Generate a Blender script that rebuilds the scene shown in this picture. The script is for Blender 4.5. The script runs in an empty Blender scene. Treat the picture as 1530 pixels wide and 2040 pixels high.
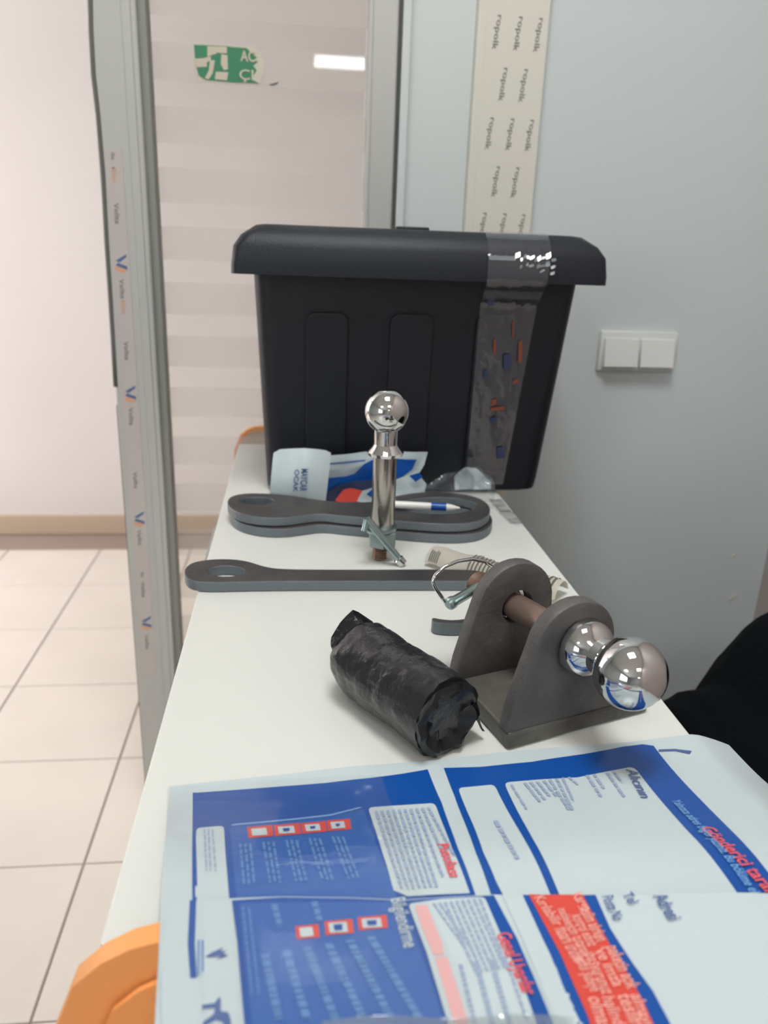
import bpy, bmesh, math, random
from mathutils import Vector, Matrix, noise
from math import sin, cos, pi, radians, atan, sqrt
random.seed(7)
SC = bpy.context.scene
COL = SC.collection

# ------------------------------------------------------------------ camera
FPX, PX, PY = 1560.0, 765.0, 1020.0            # focal length and centre in pixels of the 1530x2040 frame
PITCH, ROLL, YAW, HC = radians(19), atan(0.038), radians(6.759), 1.09
fw = Vector((sin(YAW)*cos(PITCH), cos(YAW)*cos(PITCH), -sin(PITCH)))
rt = Vector((cos(YAW), -sin(YAW), 0)); up = rt.cross(fw)
rt, up = (cos(ROLL)*rt + sin(ROLL)*up), (-sin(ROLL)*rt + cos(ROLL)*up)
CAM = Vector((0, 0, HC))
cd = bpy.data.cameras.new('camera'); cam = bpy.data.objects.new('camera', cd); COL.objects.link(cam)
cd.sensor_fit = 'VERTICAL'; cd.sensor_height = 24.0; cd.lens = 24.0*FPX/2040.0
cd.clip_start = 0.02; cd.clip_end = 60
cam.matrix_world = Matrix(((rt.x, up.x, -fw.x, 0), (rt.y, up.y, -fw.y, 0), (rt.z, up.z, -fw.z, HC), (0, 0, 0, 1)))
cd.dof.use_dof = True; cd.dof.focus_distance = 0.62; cd.dof.aperture_fstop = 4.5
SC.camera = cam

# ------------------------------------------------------------------ world, exposure
SC.view_settings.view_transform = 'Standard'; SC.view_settings.look = 'None'
SC.view_settings.gamma = 1.0; SC.view_settings.use_curve_mapping = False
SC.view_settings.exposure = -0.12
w = bpy.data.worlds.new('world'); SC.world = w; w.use_nodes = True
w.node_tree.nodes['Background'].inputs[0].default_value = (0.85, 0.92, 1.0, 1)
w.node_tree.nodes['Background'].inputs[1].default_value = 1.0

def area(name, loc, rot, sx, sy, power, col):
    l = bpy.data.lights.new(name, 'AREA'); l.shape = 'RECTANGLE'; l.size = sx; l.size_y = sy
    l.energy = power; l.color = col
    o = bpy.data.objects.new(name, l); COL.objects.link(o); o.location = loc; o.rotation_euler = rot
    return o
# area lamps standing in for daylight from the left; the walls have no openings
area('daylight_room', (-2.9, -3.2, 1.55), (0, radians(-90), 0), 1.3, 2.6, 46, (0.90, 0.96, 1.0))
area('daylight_corridor', (-3.3, 2.1, 1.5), (0, radians(-90), 0), 1.8, 1.2, 72, (1.0, 0.95, 0.94))
LAMP_POWER = [18, 8, 7, 8]
PANELS = [(0.05, 0.30), (0.40, -1.78), (0.45, -5.65), (-1.7, -1.78)]

# ------------------------------------------------------------------ helpers
T = 0.757                                       # height of the desk top
def ray(x, y): return fw + rt*((x-PX)/FPX) - up*((y-PY)/FPX)
def onz(x, y, z=T):
    d = ray(x, y); return CAM + d*((z-HC)/d.z)
def ony(x, y, Y):
    d = ray(x, y); return CAM + d*(Y/d.y)
def lin(c):
    f = lambda v: v/12.92 if v <= .04045 else ((v+.055)/1.055)**2.4
    return tuple(f(v/255.0) for v in c) + (1,)
ROOT = {}
def setp(o, label=None, cat=None, group=None, kind=None):
    if label: o['label'] = label
    if cat: o['category'] = cat
    if group: o['group'] = group
    if kind: o['kind'] = kind
    return o
def thing(name, label, cat, loc=(0, 0, 0), group=None):
    o = bpy.data.objects.new(name, None); COL.objects.link(o); o.location = loc
    o.empty_display_size = 0.05
    ROOT[o.name] = Vector(loc)
    return setp(o, label, cat, group)
_mk = bmesh.ops.recalc_face_normals
def obj(name, bm, mat, parent=None, smooth=False, label=None, cat=None, kind=None, group=None, base=None, recalc=True):
    off = Vector((0, 0, 0))
    if parent is not None:
        p = parent
        while p.parent is not None: p = p.parent
        off = ROOT.get(p.name, Vector((0, 0, 0)))
    elif base is not None: off = Vector(base)
    if off.length: bmesh.ops.translate(bm, verts=bm.verts, vec=-off)
    if recalc: _mk(bm, faces=bm.faces)
    me = bpy.data.meshes.new(name); bm.to_mesh(me); bm.free()
    if smooth:
        for p in me.polygons: p.use_smooth = True
        if smooth == 'angle': me.set_sharp_from_angle(angle=radians(38))
    for m in (mat if isinstance(mat, (list, tuple)) else [mat]): me.materials.append(m)
    o = bpy.data.objects.new(name, me); COL.objects.link(o)
    if parent is not None: o.parent = parent
    elif base is not None: o.location = base
    if parent is None: ROOT[o.name] = off
    return setp(o, label, cat, group, kind)

def box(bm, x0, x1, y0, y1, z0, z1, bev=0, seg=2):
    r = bmesh.ops.create_cube(bm, size=1)
    vs = r['verts']
    for v in vs:
        v.co = Vector(((x0+x1)/2 + v.co.x*(x1-x0), (y0+y1)/2 + v.co.y*(y1-y0), (z0+z1)/2 + v.co.z*(z1-z0)))
    if bev:
        es = list({e for v in vs for e in v.link_edges})
        bmesh.ops.bevel(bm, geom=es, offset=bev, segments=seg, affect='EDGES', profile=.5)
    return bm
def mkbox(*a, **k): return box(bmesh.new(), *a, **k)
def prism(pts3, vec, bev=0):
    """extrude the closed polygon pts3 (Vectors) along vec"""
    bm = bmesh.new(); n = len(pts3)
    a = [bm.verts.new(p) for p in pts3]; b = [bm.verts.new(Vector(p)+vec) for p in pts3]
    bm.faces.new(a); bm.faces.new(b[::-1])
    for i in range(n): bm.faces.new((a[i], a[(i+1) % n], b[(i+1) % n], b[i]))
    if bev:
        _mk(bm, faces=bm.faces)
        es = [e for e in bm.edges if len(e.link_faces) == 2 and e.calc_face_angle(0) > .9]
        bmesh.ops.bevel(bm, geom=es, offset=bev, segments=2, affect='EDGES', profile=.5)
    return bm
def plate_hole(outer, inner, z0, z1, bev=0.0012):
    """flat plate between two loops of equal count (lists of (x,y)) with thickness"""
    bm = bmesh.new(); n = len(outer)
    L = []
    for z in (z0, z1):
        L.append([bm.verts.new((x, y, z)) for x, y in outer]); L.append([bm.verts.new((x, y, z)) for x, y in inner])
    o0, i0, o1, i1 = L
    rim = []
    for i in range(n):
        j = (i+1) % n
        bm.faces.new((o1[i], o1[j], i1[j], i1[i])); bm.faces.new((o0[j], o0[i], i0[i], i0[j]))
        bm.faces.new((o0[i], o0[j], o1[j], o1[i])); bm.faces.new((i0[j], i0[i], i1[i], i1[j]))
    bm.edges.ensure_lookup_table(); _mk(bm, faces=bm.faces)
    if bev:
        es = [e for e in bm.edges if e.calc_face_angle(0) > 1.2]
        bmesh.ops.bevel(bm, geom=es, offset=bev, segments=2, affect='EDGES', profile=.5)
    return bm
def thicken(bm, vec):
    g = bmesh.ops.extrude_face_region(bm, geom=bm.faces[:])
    bmesh.ops.translate(bm, verts=[v for v in g['geom'] if isinstance(v, bmesh.types.BMVert)], vec=Vector(vec)); return bm
def frame_of(d):
    d = Vector(d).normalized(); h = Vector((0, 0, 1)) if abs(d.z) < .95 else Vector((1, 0, 0))
    a = d.cross(h).normalized(); b = d.cross(a).normalized(); return a, b, d
def lathe(p0, d, prof, n=32, bm=None):
    """prof: list of (distance along d, radius); capped at both ends"""
    bm = bm or bmesh.new(); a, b, d = frame_of(d); p0 = Vector(p0); rings = []
    for s, r in prof:
        c = p0 + d*s
        rings.append([bm.verts.new(c + a*(r*cos(2*pi*i/n)) + b*(r*sin(2*pi*i/n))) for i in range(n)])
    for k in range(len(rings)-1):
        for i in range(n):
            j = (i+1) % n
            bm.faces.new((rings[k][i], rings[k][j], rings[k+1][j], rings[k+1][i]))
    bm.faces.new(rings[0][::-1]); bm.faces.new(rings[-1])
    return bm
def tube(pts, r, n=10, bm=None, closed=False):
    bm = bm or bmesh.new(); pts = [Vector(p) for p in pts]; m = len(pts); rings = []
    ref = None
    for i, p in enumerate(pts):
        t = (pts[(i+1) % m] - pts[i-1]) if closed else (pts[min(i+1, m-1)] - pts[max(i-1, 0)])
        t.normalize()
        if ref is None: ref = frame_of(t)[0]
        a = (ref - t*ref.dot(t)).normalized(); b = t.cross(a); ref = a
        rr = r[i] if isinstance(r, (list, tuple)) else r
        rings.append([bm.verts.new(p + a*(rr*cos(2*pi*k/n)) + b*(rr*sin(2*pi*k/n))) for k in range(n)])
    for i in range(m if closed else m-1):
        A, B_ = rings[i], rings[(i+1) % m]
        for k in range(n):
            j = (k+1) % n; bm.faces.new((A[k], A[j], B_[j], B_[k]))
    if not closed: bm.faces.new(rings[0][::-1]); bm.faces.new(rings[-1])
    return bm
def ballprof(c, r, neck, s0, cap=.35, n=18):
    """profile of a sphere of radius r at distance c, from neck radius to a flat cap of radius cap*r"""
    a0 = math.asin(neck/r); a1 = math.asin(cap)
    out = []
    for i in range(n+1):
        a = a0 + (pi - a0 - a1)*i/n
        out.append((c - r*cos(a), r*sin(a)))
    return out

# ------------------------------------------------------------------ materials
def mat(name, col, rough=.5, metal=0.0, spec=.5, bump=0.0, bscale=200, var=0.0, vscale=8, coat=0.0, col2=None, trans=0):
    m = bpy.data.materials.new(name); m.use_nodes = True; nt = m.node_tree; N = nt.nodes; L = nt.links
    p = N['Principled BSDF']; c = lin(col)
    p.inputs['Base Color'].default_value = c; p.inputs['Roughness'].default_value = rough
    p.inputs['Metallic'].default_value = metal; p.inputs['Specular IOR Level'].default_value = spec
    p.inputs['Coat Weight'].default_value = coat
    tc = N.new('ShaderNodeTexCoord')
    if var or col2:
        nz = N.new('ShaderNodeTexNoise'); nz.inputs['Scale'].default_value = vscale; nz.inputs['Detail'].default_value = 5
        cr = N.new('ShaderNodeValToRGB'); cr.color_ramp.elements[0].position = .35; cr.color_ramp.elements[1].position = .68
        c2 = lin(col2) if col2 else tuple(max(0, v*(1-var)) for v in c[:3]) + (1,)
        cr.color_ramp.elements[0].color = c; cr.color_ramp.elements[1].color = c2
        L.new(tc.outputs['Object'], nz.inputs['Vector']); L.new(nz.outputs['Fac'], cr.inputs['Fac'])
        L.new(cr.outputs['Color'], p.inputs['Base Color'])
    if bump:
        nb = N.new('ShaderNodeTexNoise'); nb.inputs['Scale'].default_value = bscale; nb.inputs['Detail'].default_value = 4
        bp = N.new('ShaderNodeBump'); bp.inputs['Strength'].default_value = bump; bp.inputs['Distance'].default_value = .002
        L.new(tc.outputs['Object'], nb.inputs['Vector']); L.new(nb.outputs['Fac'], bp.inputs['Height'])
        L.new(bp.outputs['Normal'], p.inputs['Normal'])
    return m
def thin_fresnel(nt, ior=1.5):
    """fresnel for a thin sheet: the same from both faces"""
    N = nt.nodes; L = nt.links; g = N.new('ShaderNodeNewGeometry'); fr = N.new('ShaderNodeFresnel')
    m = N.new('ShaderNodeMath'); m.operation = 'MULTIPLY_ADD'; m.inputs[1].default_value = 1/ior-ior; m.inputs[2].default_value = ior
    L.new(g.outputs['Backfacing'], m.inputs[0]); L.new(m.outputs[0], fr.inputs[0]); return fr
def film(name, col, alpha, rough=.08, translucent=False, bump=0, bscale=30, gloss=1.0):
    """thin sheet: mostly transparent, a little scattering, a fresnel gloss on top"""
    m = bpy.data.materials.new(name); m.use_nodes = True; nt = m.node_tree; N = nt.nodes; L = nt.links
    N.remove(N['Principled BSDF'])
    df = N.new('ShaderNodeBsdfDiffuse'); df.inputs[0].default_value = lin(col)
    tr = N.new('ShaderNodeBsdfTransparent'); m1 = N.new('ShaderNodeMixShader'); m1.inputs[0].default_value = alpha
    L.new(tr.outputs[0], m1.inputs[1])
    if translucent:
        tl = N.new('ShaderNodeBsdfTranslucent'); tl.inputs[0].default_value = lin(col)
        m2 = N.new('ShaderNodeMixShader'); m2.inputs[0].default_value = .5
        L.new(df.outputs[0], m2.inputs[1]); L.new(tl.outputs[0], m2.inputs[2]); L.new(m2.outputs[0], m1.inputs[2])
    else: L.new(df.outputs[0], m1.inputs[2])
    gl = N.new('ShaderNodeBsdfGlossy'); gl.inputs['Roughness'].default_value = rough
    fr = thin_fresnel(nt)
    ma = N.new('ShaderNodeMath'); ma.operation = 'MULTIPLY'; ma.inputs[1].default_value = gloss; ma.use_clamp = True
    mx = N.new('ShaderNodeMixShader')
    L.new(fr.outputs[0], ma.inputs[0]); L.new(ma.outputs[0], mx.inputs[0]); L.new(m1.outputs[0], mx.inputs[1]); L.new(gl.outputs[0], mx.inputs[2])
    if bump:
        tc = N.new('ShaderNodeTexCoord'); nb = N.new('ShaderNodeTexNoise'); nb.inputs['Scale'].default_value = bscale
        bp = N.new('ShaderNodeBump'); bp.inputs['Strength'].default_value = bump; bp.inputs['Distance'].default_value = .004
        L.new(tc.outputs['Object'], nb.inputs['Vector']); L.new(nb.outputs['Fac'], bp.inputs['Height'])
        for q in (gl, df, fr): L.new(bp.outputs['Normal'], q.inputs['Normal'])
    L.new(mx.outputs[0], N['Material Output'].inputs[0])
    return m
def glass(name, tint):
    m = bpy.data.materials.new(name); m.use_nodes = True; nt = m.node_tree; N = nt.nodes; L = nt.links
    N.remove(N['Principled BSDF'])
    tr = N.new('ShaderNodeBsdfTransparent'); tr.inputs[0].default_value = tint
    gl = N.new('ShaderNodeBsdfGlossy'); gl.inputs['Roughness'].default_value = 0.0
    fr = thin_fresnel(nt)
    mx = N.new('ShaderNodeMixShader')
    L.new(fr.outputs[0], mx.inputs[0]); L.new(tr.outputs[0], mx.inputs[1]); L.new(gl.outputs[0], mx.inputs[2])
    L.new(mx.outputs[0], N['Material Output'].inputs[0])
    return m
def emit(name, col, s):
    m = bpy.data.materials.new(name); m.use_nodes = True; nt = m.node_tree
    e = nt.nodes.new('ShaderNodeEmission'); e.inputs[0].default_value = col; e.inputs[1].default_value = s
    nt.links.new(e.outputs[0], nt.nodes['Material Output'].inputs[0]); return m

M = dict(
    wall=mat('wall_paint', (199, 206, 207), .6, bump=.08, bscale=350, var=.03, vscale=2),
    wall_warm=mat('corridor_paint', (232, 224, 222), .5, bump=.05, bscale=300, var=.03, vscale=2),
    wall_side=mat('side_wall_paint', (176, 164, 160), .6),
    ceil=mat('ceiling_paint', (225, 224, 220), .8),
    tile=mat('glazed_tile', (234, 224, 215), .16, spec=.5, var=.05, vscale=5),
    grout=mat('grout', (158, 140, 132), .8),
    skirt=mat('skirting_tile', (200, 178, 156), .3),
    alu=mat('anodised_aluminium', (186, 186, 183), .42, metal=.25, bump=.02),
    alu_dark=mat('dark_gasket', (96, 96, 92), .6),
    groove=mat('profile_groove', (140, 142, 137), .5, metal=.2),
    panel=mat('white_infill_panel', (203, 208, 208), .45),
    film_strip=mat('protective_film', (190, 182, 179), .35, var=.03, vscale=10),
    mask=mat('paper_tape', (212, 208, 198), .6, bump=.1, bscale=60),
    inkgrey=mat('grey_ink', (118, 118, 112), .6), inkblue=mat('faded_blue_ink', (80, 104, 150), .6),
    inkorange=mat('faded_orange_ink', (215, 160, 125), .6),
    melamine=mat('white_melamine', (218, 219, 214), .28, var=.015, vscale=4),
    edge=mat('melamine_edge', (226, 226, 222), .35),
    green=mat('sign_green', (58, 126, 92), .5), signpale=mat('sign_pale', (196, 186, 168), .6),
    signtorn=mat('torn_paper', (200, 194, 178), .7),
    plastic=mat('black_plastic', (16, 20, 29), .45, spec=.4, bump=.25, bscale=600, var=.15, vscale=30),
    plastic2=mat('black_plastic_lid', (20, 25, 34), .45, spec=.38, bump=.25, bscale=600),
    chrome=mat('polished_chrome', (205, 205, 205), .045, metal=1.0),
    satin=mat('satin_steel', (170, 165, 160), .22, metal=1.0, bump=.05, bscale=500),
    zinc=mat('zinc_plate', (158, 176, 176), .28, metal=.85),
    copper=mat('raw_steel_thread', (130, 105, 92), .4, metal=.7),
    brown_pin=mat('oiled_steel_pin', (140, 118, 108), .35, metal=.55),
    steel=mat('mill_scale_steel', (84, 80, 77), .5, metal=.35, bump=.35, bscale=140, col2=(64, 64, 66), vscale=18),
    steel_cut=mat('sawn_steel_edge', (110, 118, 124), .45, metal=.35, bump=.4, bscale=220),
    cast=mat('dark_forged_steel', (100, 97, 94), .55, metal=.3, bump=.5, bscale=170, col2=(80, 78, 78), vscale=25),
    worn=mat('worn_forged_steel', (104, 102, 94), .5, metal=.3, bump=.6, bscale=90, col2=(66, 64, 62), vscale=30),
    tape_black=mat('black_vinyl_tape', (34, 33, 37), .24, bump=.9, bscale=90, spec=.6),
    tape_black2=mat('black_vinyl_end', (14, 14, 17), .35, bump=.5, bscale=90),
    paper=mat('thermal_paper', (228, 222, 212), .65), inkblack=mat('black_ink', (90, 84, 80), .6),
    bagwhite=mat('bag_white', (192, 204, 208), .3, spec=.5, bump=.05, bscale=20),
    bagblue=mat('bag_blue', (16, 76, 156), .3, spec=.4), bagblue2=mat('bag_panel_blue', (40, 92, 168), .3),
    bagline=mat('bag_pale_blue_line', (130, 165, 215), .35), greek=mat('bag_small_print', (150, 166, 192), .5),
    greekblue=mat('bag_small_print_on_blue', (86, 132, 188), .5), bagred=mat('bag_red', (212, 72, 60), .32),
    bagpink=mat('bag_pink', (228, 172, 172), .4), bagredtext=mat('bag_red_text', (226, 90, 100), .4),
    bagredwords=mat('bag_words_on_red', (236, 160, 148), .4), bagtextblue=mat('bag_blue_text', (70, 96, 150), .4),
    bagcyan=mat('bag_light_text', (120, 170, 220), .4),
    orange=mat('orange_plastic', (244, 164, 96), .38, spec=.45), beige=mat('beige_upholstery', (190, 172, 160), .8),
    fabric=mat('black_fleece', (3, 5, 9), .95, spec=.15, bump=.8, bscale=120, col2=(5, 11, 17), vscale=6),
    switch=mat('switch_plastic', (212, 214, 212), .3), metal_leg=mat('grey_powder_coat', (150, 150, 150), .5),
    plaster=mat('bare_plaster', (196, 192, 180), .9), rubber=mat('rubber', (60, 60, 60), .7),
    glass=glass('window_glass', (.965, .965, .955, 1)),
    frost=film('frosted_foil', (230, 226, 223), .15, rough=.5, translucent=True, gloss=.3),
    clear=film('clear_pouch_film', (190, 198, 208), .035, rough=.08, bump=.3, bscale=18),
    clear2=film('clear_crumpled_film', (150, 160, 168), .20, rough=.08, bump=.5, bscale=60, gloss=1.8),
    tapeclear=film('clear_packing_tape', (100, 106, 120), .16, rough=.06, bump=.22, bscale=60, gloss=2.2),
    tapeglint=film('packing_tape_glint', (170, 178, 186), .25, rough=.1, gloss=2.6),  # paler, glossier tape film for the added glint facets
    lamp=emit('led_diffuser', (1, .99, .96, 1), 9.0),
    ink_o=mat('faded_orange_print', (118, 58, 38), .5), ink_b=mat('faded_navy_print', (40, 50, 82), .5),
)

# ------------------------------------------------------------------ structure: floor, walls, ceiling
XL, XR, YB, YF, YP, ZC = -3.4, 0.913, -7.0, 2.90, 1.33, 2.70
fl = obj('floor', mkbox(XL-.1, 2.2, YB-.1, YF+.1, -.06, -.0025), M['grout'], kind='structure')
tx = [-1.985 + .32*k for k in range(-4, 13)]            # joints seen at x = -0.705, -0.385
ty = [.88 + .3085*k for k in range(-26, 7)]
tile_me = None; stuffbm = bmesh.new()
for i in range(len(tx)-1):
    for j in range(len(ty)-1):
        x0, x1, y0, y1 = tx[i]+.002, tx[i+1]-.002, ty[j]+.0015, ty[j+1]-.0015
        if x1 > 2.15: continue
        if -1.7 < x0 < .35 and y0 > .2 :
            if tile_me is None:
                b = mkbox(-.158, .158, -.1527, .1527, -.008, 0, bev=.0012, seg=1)
                tile_me = bpy.data.meshes.new('tile'); b.to_mesh(tile_me); b.free(); tile_me.materials.append(M['tile'])
            o = bpy.data.objects.new('tile', tile_me); COL.objects.link(o); o.parent = fl
            o.location = ((x0+x1)/2, (y0+y1)/2, 0)
        else:
            box(stuffbm, x0, x1, y0, y1, -.008, 0)
obj('tiles_beyond', stuffbm, M['tile'], fl, kind='stuff')
obj('ceiling', mkbox(XL-.1, 2.2, YB-.1, YF+.1, ZC, ZC+.08), M['ceil'], kind='structure')
obj('wall_far', mkbox(XL-.1, 2.2, YF, YF+.1, 0, ZC), M['wall_warm'], kind='structure')
obj('baseboard_far', mkbox(XL, 2.1, YF-.012, YF, 0, .075, bev=.002), M['skirt'], kind='structure')
obj('wall_back', mkbox(XL-.1, 2.2, YB-.1, YB, 0, ZC), M['wall'], kind='structure')
obj('wall_left', mkbox(XL-.1, XL, YB, YF, 0, ZC), M['wall'], kind='structure')
obj('wall_right', mkbox(XR, XR+.1, YB, YP, 0, ZC), M['wall_side'], kind='structure')
wr = mkbox(.376, XR+.1, YP, YP+.09, 0, ZC)
wp = obj('wall_front', wr, M['wall'], kind='structure')
obj('wall_corridor_end', mkbox(2.1, 2.2, YP+.09, YF, 0, ZC), M['wall_warm'], kind='structure')
# little chips knocked out of the paint low on the wall
for (x, y, s) in [(1462, 1107, 1.0), (1462, 1190, 1.5)]:
    c = ony(x, y, YP); bm = bmesh.new(); n = 11
    ang = radians(28)
    pts = []
    for k in range(n):
        a = 2*pi*k/n; r = (.9+.25*random.random())
        px, pz = .0065*s*r*cos(a), .0026*s*r*sin(a)
        pts.append(Vector((c.x+px*cos(ang)-pz*sin(ang), YP-.0012, c.z+px*sin(ang)+pz*cos(ang))))
    obj('paint_chip', prism(pts, Vector((0, .002, 0))), M['plaster'], wp)
# partition: wall left of the doorway, lintel
obj('wall_doorway_side', mkbox(XL, -1.42, YP, YP+.09, 0, ZC), M['wall'], kind='structure')
obj('wall_lintel', mkbox(-1.42, .376, YP, YP+.09, 2.16, ZC), M['wall'], kind='structure')
# aluminium post beside the doorway
p1 = obj('trim_1', mkbox(-.294, -.226, 1.316, 1.376, 0, 2.16, bev=.003), M['alu'], kind='structure')
obj('groove_strip', mkbox(-.2262, -.2145, 1.326, 1.366, 0, 2.16, bev=.001), M['groove'], p1)
obj('flat_rib', mkbox(-.247, -.234, 1.3135, 1.3165, 0, 2.16, bev=.001), M['alu'], p1)
gp = []
for y, x in [(0, 181), (60, 182), (150, 187), (230, 196), (350, 206), (480, 213), (600, 221), (700, 227), (770, 231)]:
    gp.append(ony(x, y, 1.318))
gp = [Vector((gp[0].x-.004, 1.318, 2.15))] + gp
obj('hanging_gasket', tube(gp, .0042, 8), M['alu_dark'], p1, smooth=True, label='dark rubber gasket pulled loose from the post')
a_, b_ = ony(243, 850, 1.318), ony(287, 1535, 1.318)
obj('seal_strip', mkbox(-.2965, -.2925, 1.322, 1.35, 0, b_.z+.72, bev=.001), M['alu_dark'], p1)
# printed protective film on the post
zt, zb = ony(232, 298, 1.316).z, ony(290, 1345, 1.316).z
fs = obj('protective_film', mkbox(-.284, -.2585, 1.3150, 1.3162, zb, zt), M['film_strip'], p1, label='printed protective film stuck on the post')

FONT_CACHE = {}
def text_bm(body, bold=0.0):
    cu = bpy.data.curves.new('text_tmp', 'FONT'); cu.body = body; cu.size = 1.0; cu.offset = bold; cu.resolution_u = 3
    o = bpy.data.objects.new('text_tmp', cu); COL.objects.link(o)
    dg = bpy.context.evaluated_depsgraph_get(); me = bpy.data.meshes.new_from_object(o.evaluated_get(dg))
    bm = bmesh.new(); bm.from_mesh(me)
    bpy.data.objects.remove(o); bpy.data.curves.remove(cu); bpy.data.meshes.remove(me)
    return bm
def place_text(body, org, xdir, ydir, length, height, bold=.01, into=None, shear=0):
    bm = text_bm(body, bold)
    if not bm.verts: return into or bm
    xs = [v.co.x for v in bm.verts]; x0, x1 = min(xs), max(xs)
    org, xdir, ydir = Vector(org), Vector(xdir).normalized(), Vector(ydir).normalized()
    for v in bm.verts:
        s = (v.co.x-x0)/(x1-x0)*length; t = v.co.y/.72*height
        v.co = org + xdir*(s+shear*t) + ydir*t
    if into is not None:
        me = bpy.data.meshes.new('t'); bm.to_mesh(me); bm.free(); into.from_mesh(me); bpy.data.meshes.remove(me); return into
    return bm
# words on the post film, reading downwards
DN, RT = Vector((0, 0, -1)), Vector((1, 0, 0))
bg, bb, bo = bmesh.new(), bmesh.new(), bmesh.new()
yf = 1.3146
for y, kind in [(305, 's'), (333, 'o'), (405, 'w'), (520, 'L'), (556, 'w'), (598, 'o'), (680, 'w'), (780, 'L'), (812, 'w'), (940, 'w'), (1030, 'L'), (1055, 'w'), (1140, 's'), (1160, 'w'), (1238, 'L'), (1265, 'w')]:
    z = ony(250, y, yf).z
    if kind == 'w': place_text('Vellta', (-.2755, yf, z), DN, RT, .030, .0075, .004, into=bg)
    if kind == 's': place_text('ile', (-.2745, yf, z), DN, RT, .010, .006, .0, into=bg)
    if kind == 'o': place_text('film', (-.2755, yf, z), DN, RT, .022, .0075, .004, into=bo)
    if kind == 'L':
        for (q, dst) in (([(-.279, 0), (-.262, .010), (-.262, .006), (-.273, -.002)], bb), ([(-.276, -.003), (-.262, -.008), (-.262, -.013), (-.279, -.007)], bb),
                  ([(-.279, -.008), (-.262, -.014), (-.270, -.018), (-.280, -.014)], bo)):
            dst.faces.new([dst.verts.new((x, yf, z+dz)) for x, dz in q])
obj('grey_words', bg, M['inkgrey'], fs); obj('blue_marks', bb, M['inkblue'], fs); obj('orange_marks', bo, M['inkorange'], fs)

# glazed panel with frosted stripes
g1 = obj('window_1', mkbox(-.2145, .107, 1.342, 1.348, .05, 2.16), M['glass'], kind='structure')
obj('bottom_rail', mkbox(-.2145, .107, 1.325, 1.365, 0, .05, bev=.002), M['alu'], g1)
zs = ony(320, 81, 1.342).z
k = 0
for k in range(-9, 17):
    z1 = zs - k*.0853; z0 = z1 - .051
    if z0 < .06 or z1 > 2.14: continue
    obj('frosted_stripe', mkbox(-.2140, .1065, 1.3484, 1.3492, z0, z1), M['frost'], g1)
# frame right of the glass
p2 = obj('trim_2', mkbox(.107, .150, 1.312, 1.376, 0, 2.16, bev=.003), M['alu'], kind='structure')
obj('groove_strip', mkbox(.150, .157, 1.330, 1.37, 0, 2.16), M['alu_dark'], p2)
obj('edge_bead', mkbox(.157, .170, 1.318, 1.376, 0, 2.16, bev=.002), M['panel'], p2)
obj('edge_bead', mkbox(.1065, .112, 1.3085, 1.313, 0, 2.16, bev=.001), M['alu'], p2)
p3 = obj('trim_3', mkbox(.170, .270, 1.332, 1.37, 0, 2.16), M['panel'], kind='structure')
p4 = obj('trim_4', mkbox(.268, .378, 1.316, 1.376, 0, 2.16, bev=.004), M['mask'], kind='structure', label='pale corner strip covered in printed paper tape')
obj('paper_tape', mkbox(.281, .376, 1.3147, 1.3158, 0, 2.15), M['mask'], p4, label='pale paper tape printed with rows of one grey word')
wb = bmesh.new(); yf = 1.3143
c0 = ony(1040, 30, yf)
for r in range(-10, 14):
    zr = c0.z - r*.0686
    if zr > 2.1 or zr < .75: continue
    xs = [c0.x-.0325, c0.x, c0.x+.031] if r % 2 == 0 else [c0.x-.017, c0.x+.0145]
    for x in xs:
        place_text('ropolk', (x-.004, yf, zr-.002), Vector((-.12, 0, -1)), RT, .046, .0085, .012, into=wb)
obj('printed_words', wb, M['inkgrey'], p4)

# ceiling lamps
for k, (x, y) in enumerate(PANELS):
    lab = ['square ceiling light panel right above the desk', 'square ceiling light panel behind the viewer, right row', 'square ceiling light panel far behind the viewer, mirrored in the glass', 'square ceiling light panel behind the viewer, left row'][k]
    t = thing('ceiling_light', lab, 'ceiling light', (x, y, ZC-.03), 'square light panels in the room ceiling')
    fb = bmesh.new()
    for a in ((x-.3, x+.3, y-.3, y-.28), (x-.3, x+.3, y+.28, y+.3), (x-.3, x-.28, y-.28, y+.28), (x+.28, x+.3, y-.28, y+.28)): box(fb, *a, ZC-.03, ZC)
    obj('frame', fb, M['edge'], t); obj('diffuser', mkbox(x-.28, x+.28, y-.28, y+.28, ZC-.018, ZC-.01), M['lamp'], t)
    area('panel_lamp', (x, y, ZC-.035), (0, 0, 0), .54, .54, LAMP_POWER[k], (.955, 1, .985))

# ------------------------------------------------------------------ green emergency sticker on the glass
ys = 1.3385
def SP(x, y, Y=ys): return ony(x, y, Y)
def poly(bm, pts, vec=None):
    if vec is None: return bm.faces.new([bm.verts.new(p) for p in pts])
    p = prism(pts, vec); me = bpy.data.meshes.new('t'); p.to_mesh(me); p.free(); bm.from_mesh(me); bpy.data.meshes.remove(me)
st = thing('exit_sticker', 'torn green emergency exit sticker with running man and cut-off lettering, on the glass', 'sticker', SP(385, 165))
bm = bmesh.new()
poly(bm, [SP(*p, ys+.001) for p in [(383, 86), (505, 93), (518, 105), (527, 125), (522, 150), (515, 168), (460, 166), (398, 160), (388, 140), (384, 110)]], Vector((0, .0006, 0)))
obj('torn_backing', bm, M['signtorn'], st)
bm = bmesh.new()
for P_ in ([(386, 89), (453, 92), (456, 93), (492, 96), (500, 105), (512, 115), (502, 121), (514, 122), (504, 130), (511, 140), (505, 150), (504, 160), (516, 166), (470, 164), (410, 159), (396, 150), (390, 130)],):
    poly(bm, [SP(*p, ys+.0003) for p in P_], Vector((0, .0006, 0)))
obj('green_field', bm, M['green'], st)
bm = bmesh.new()
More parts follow.
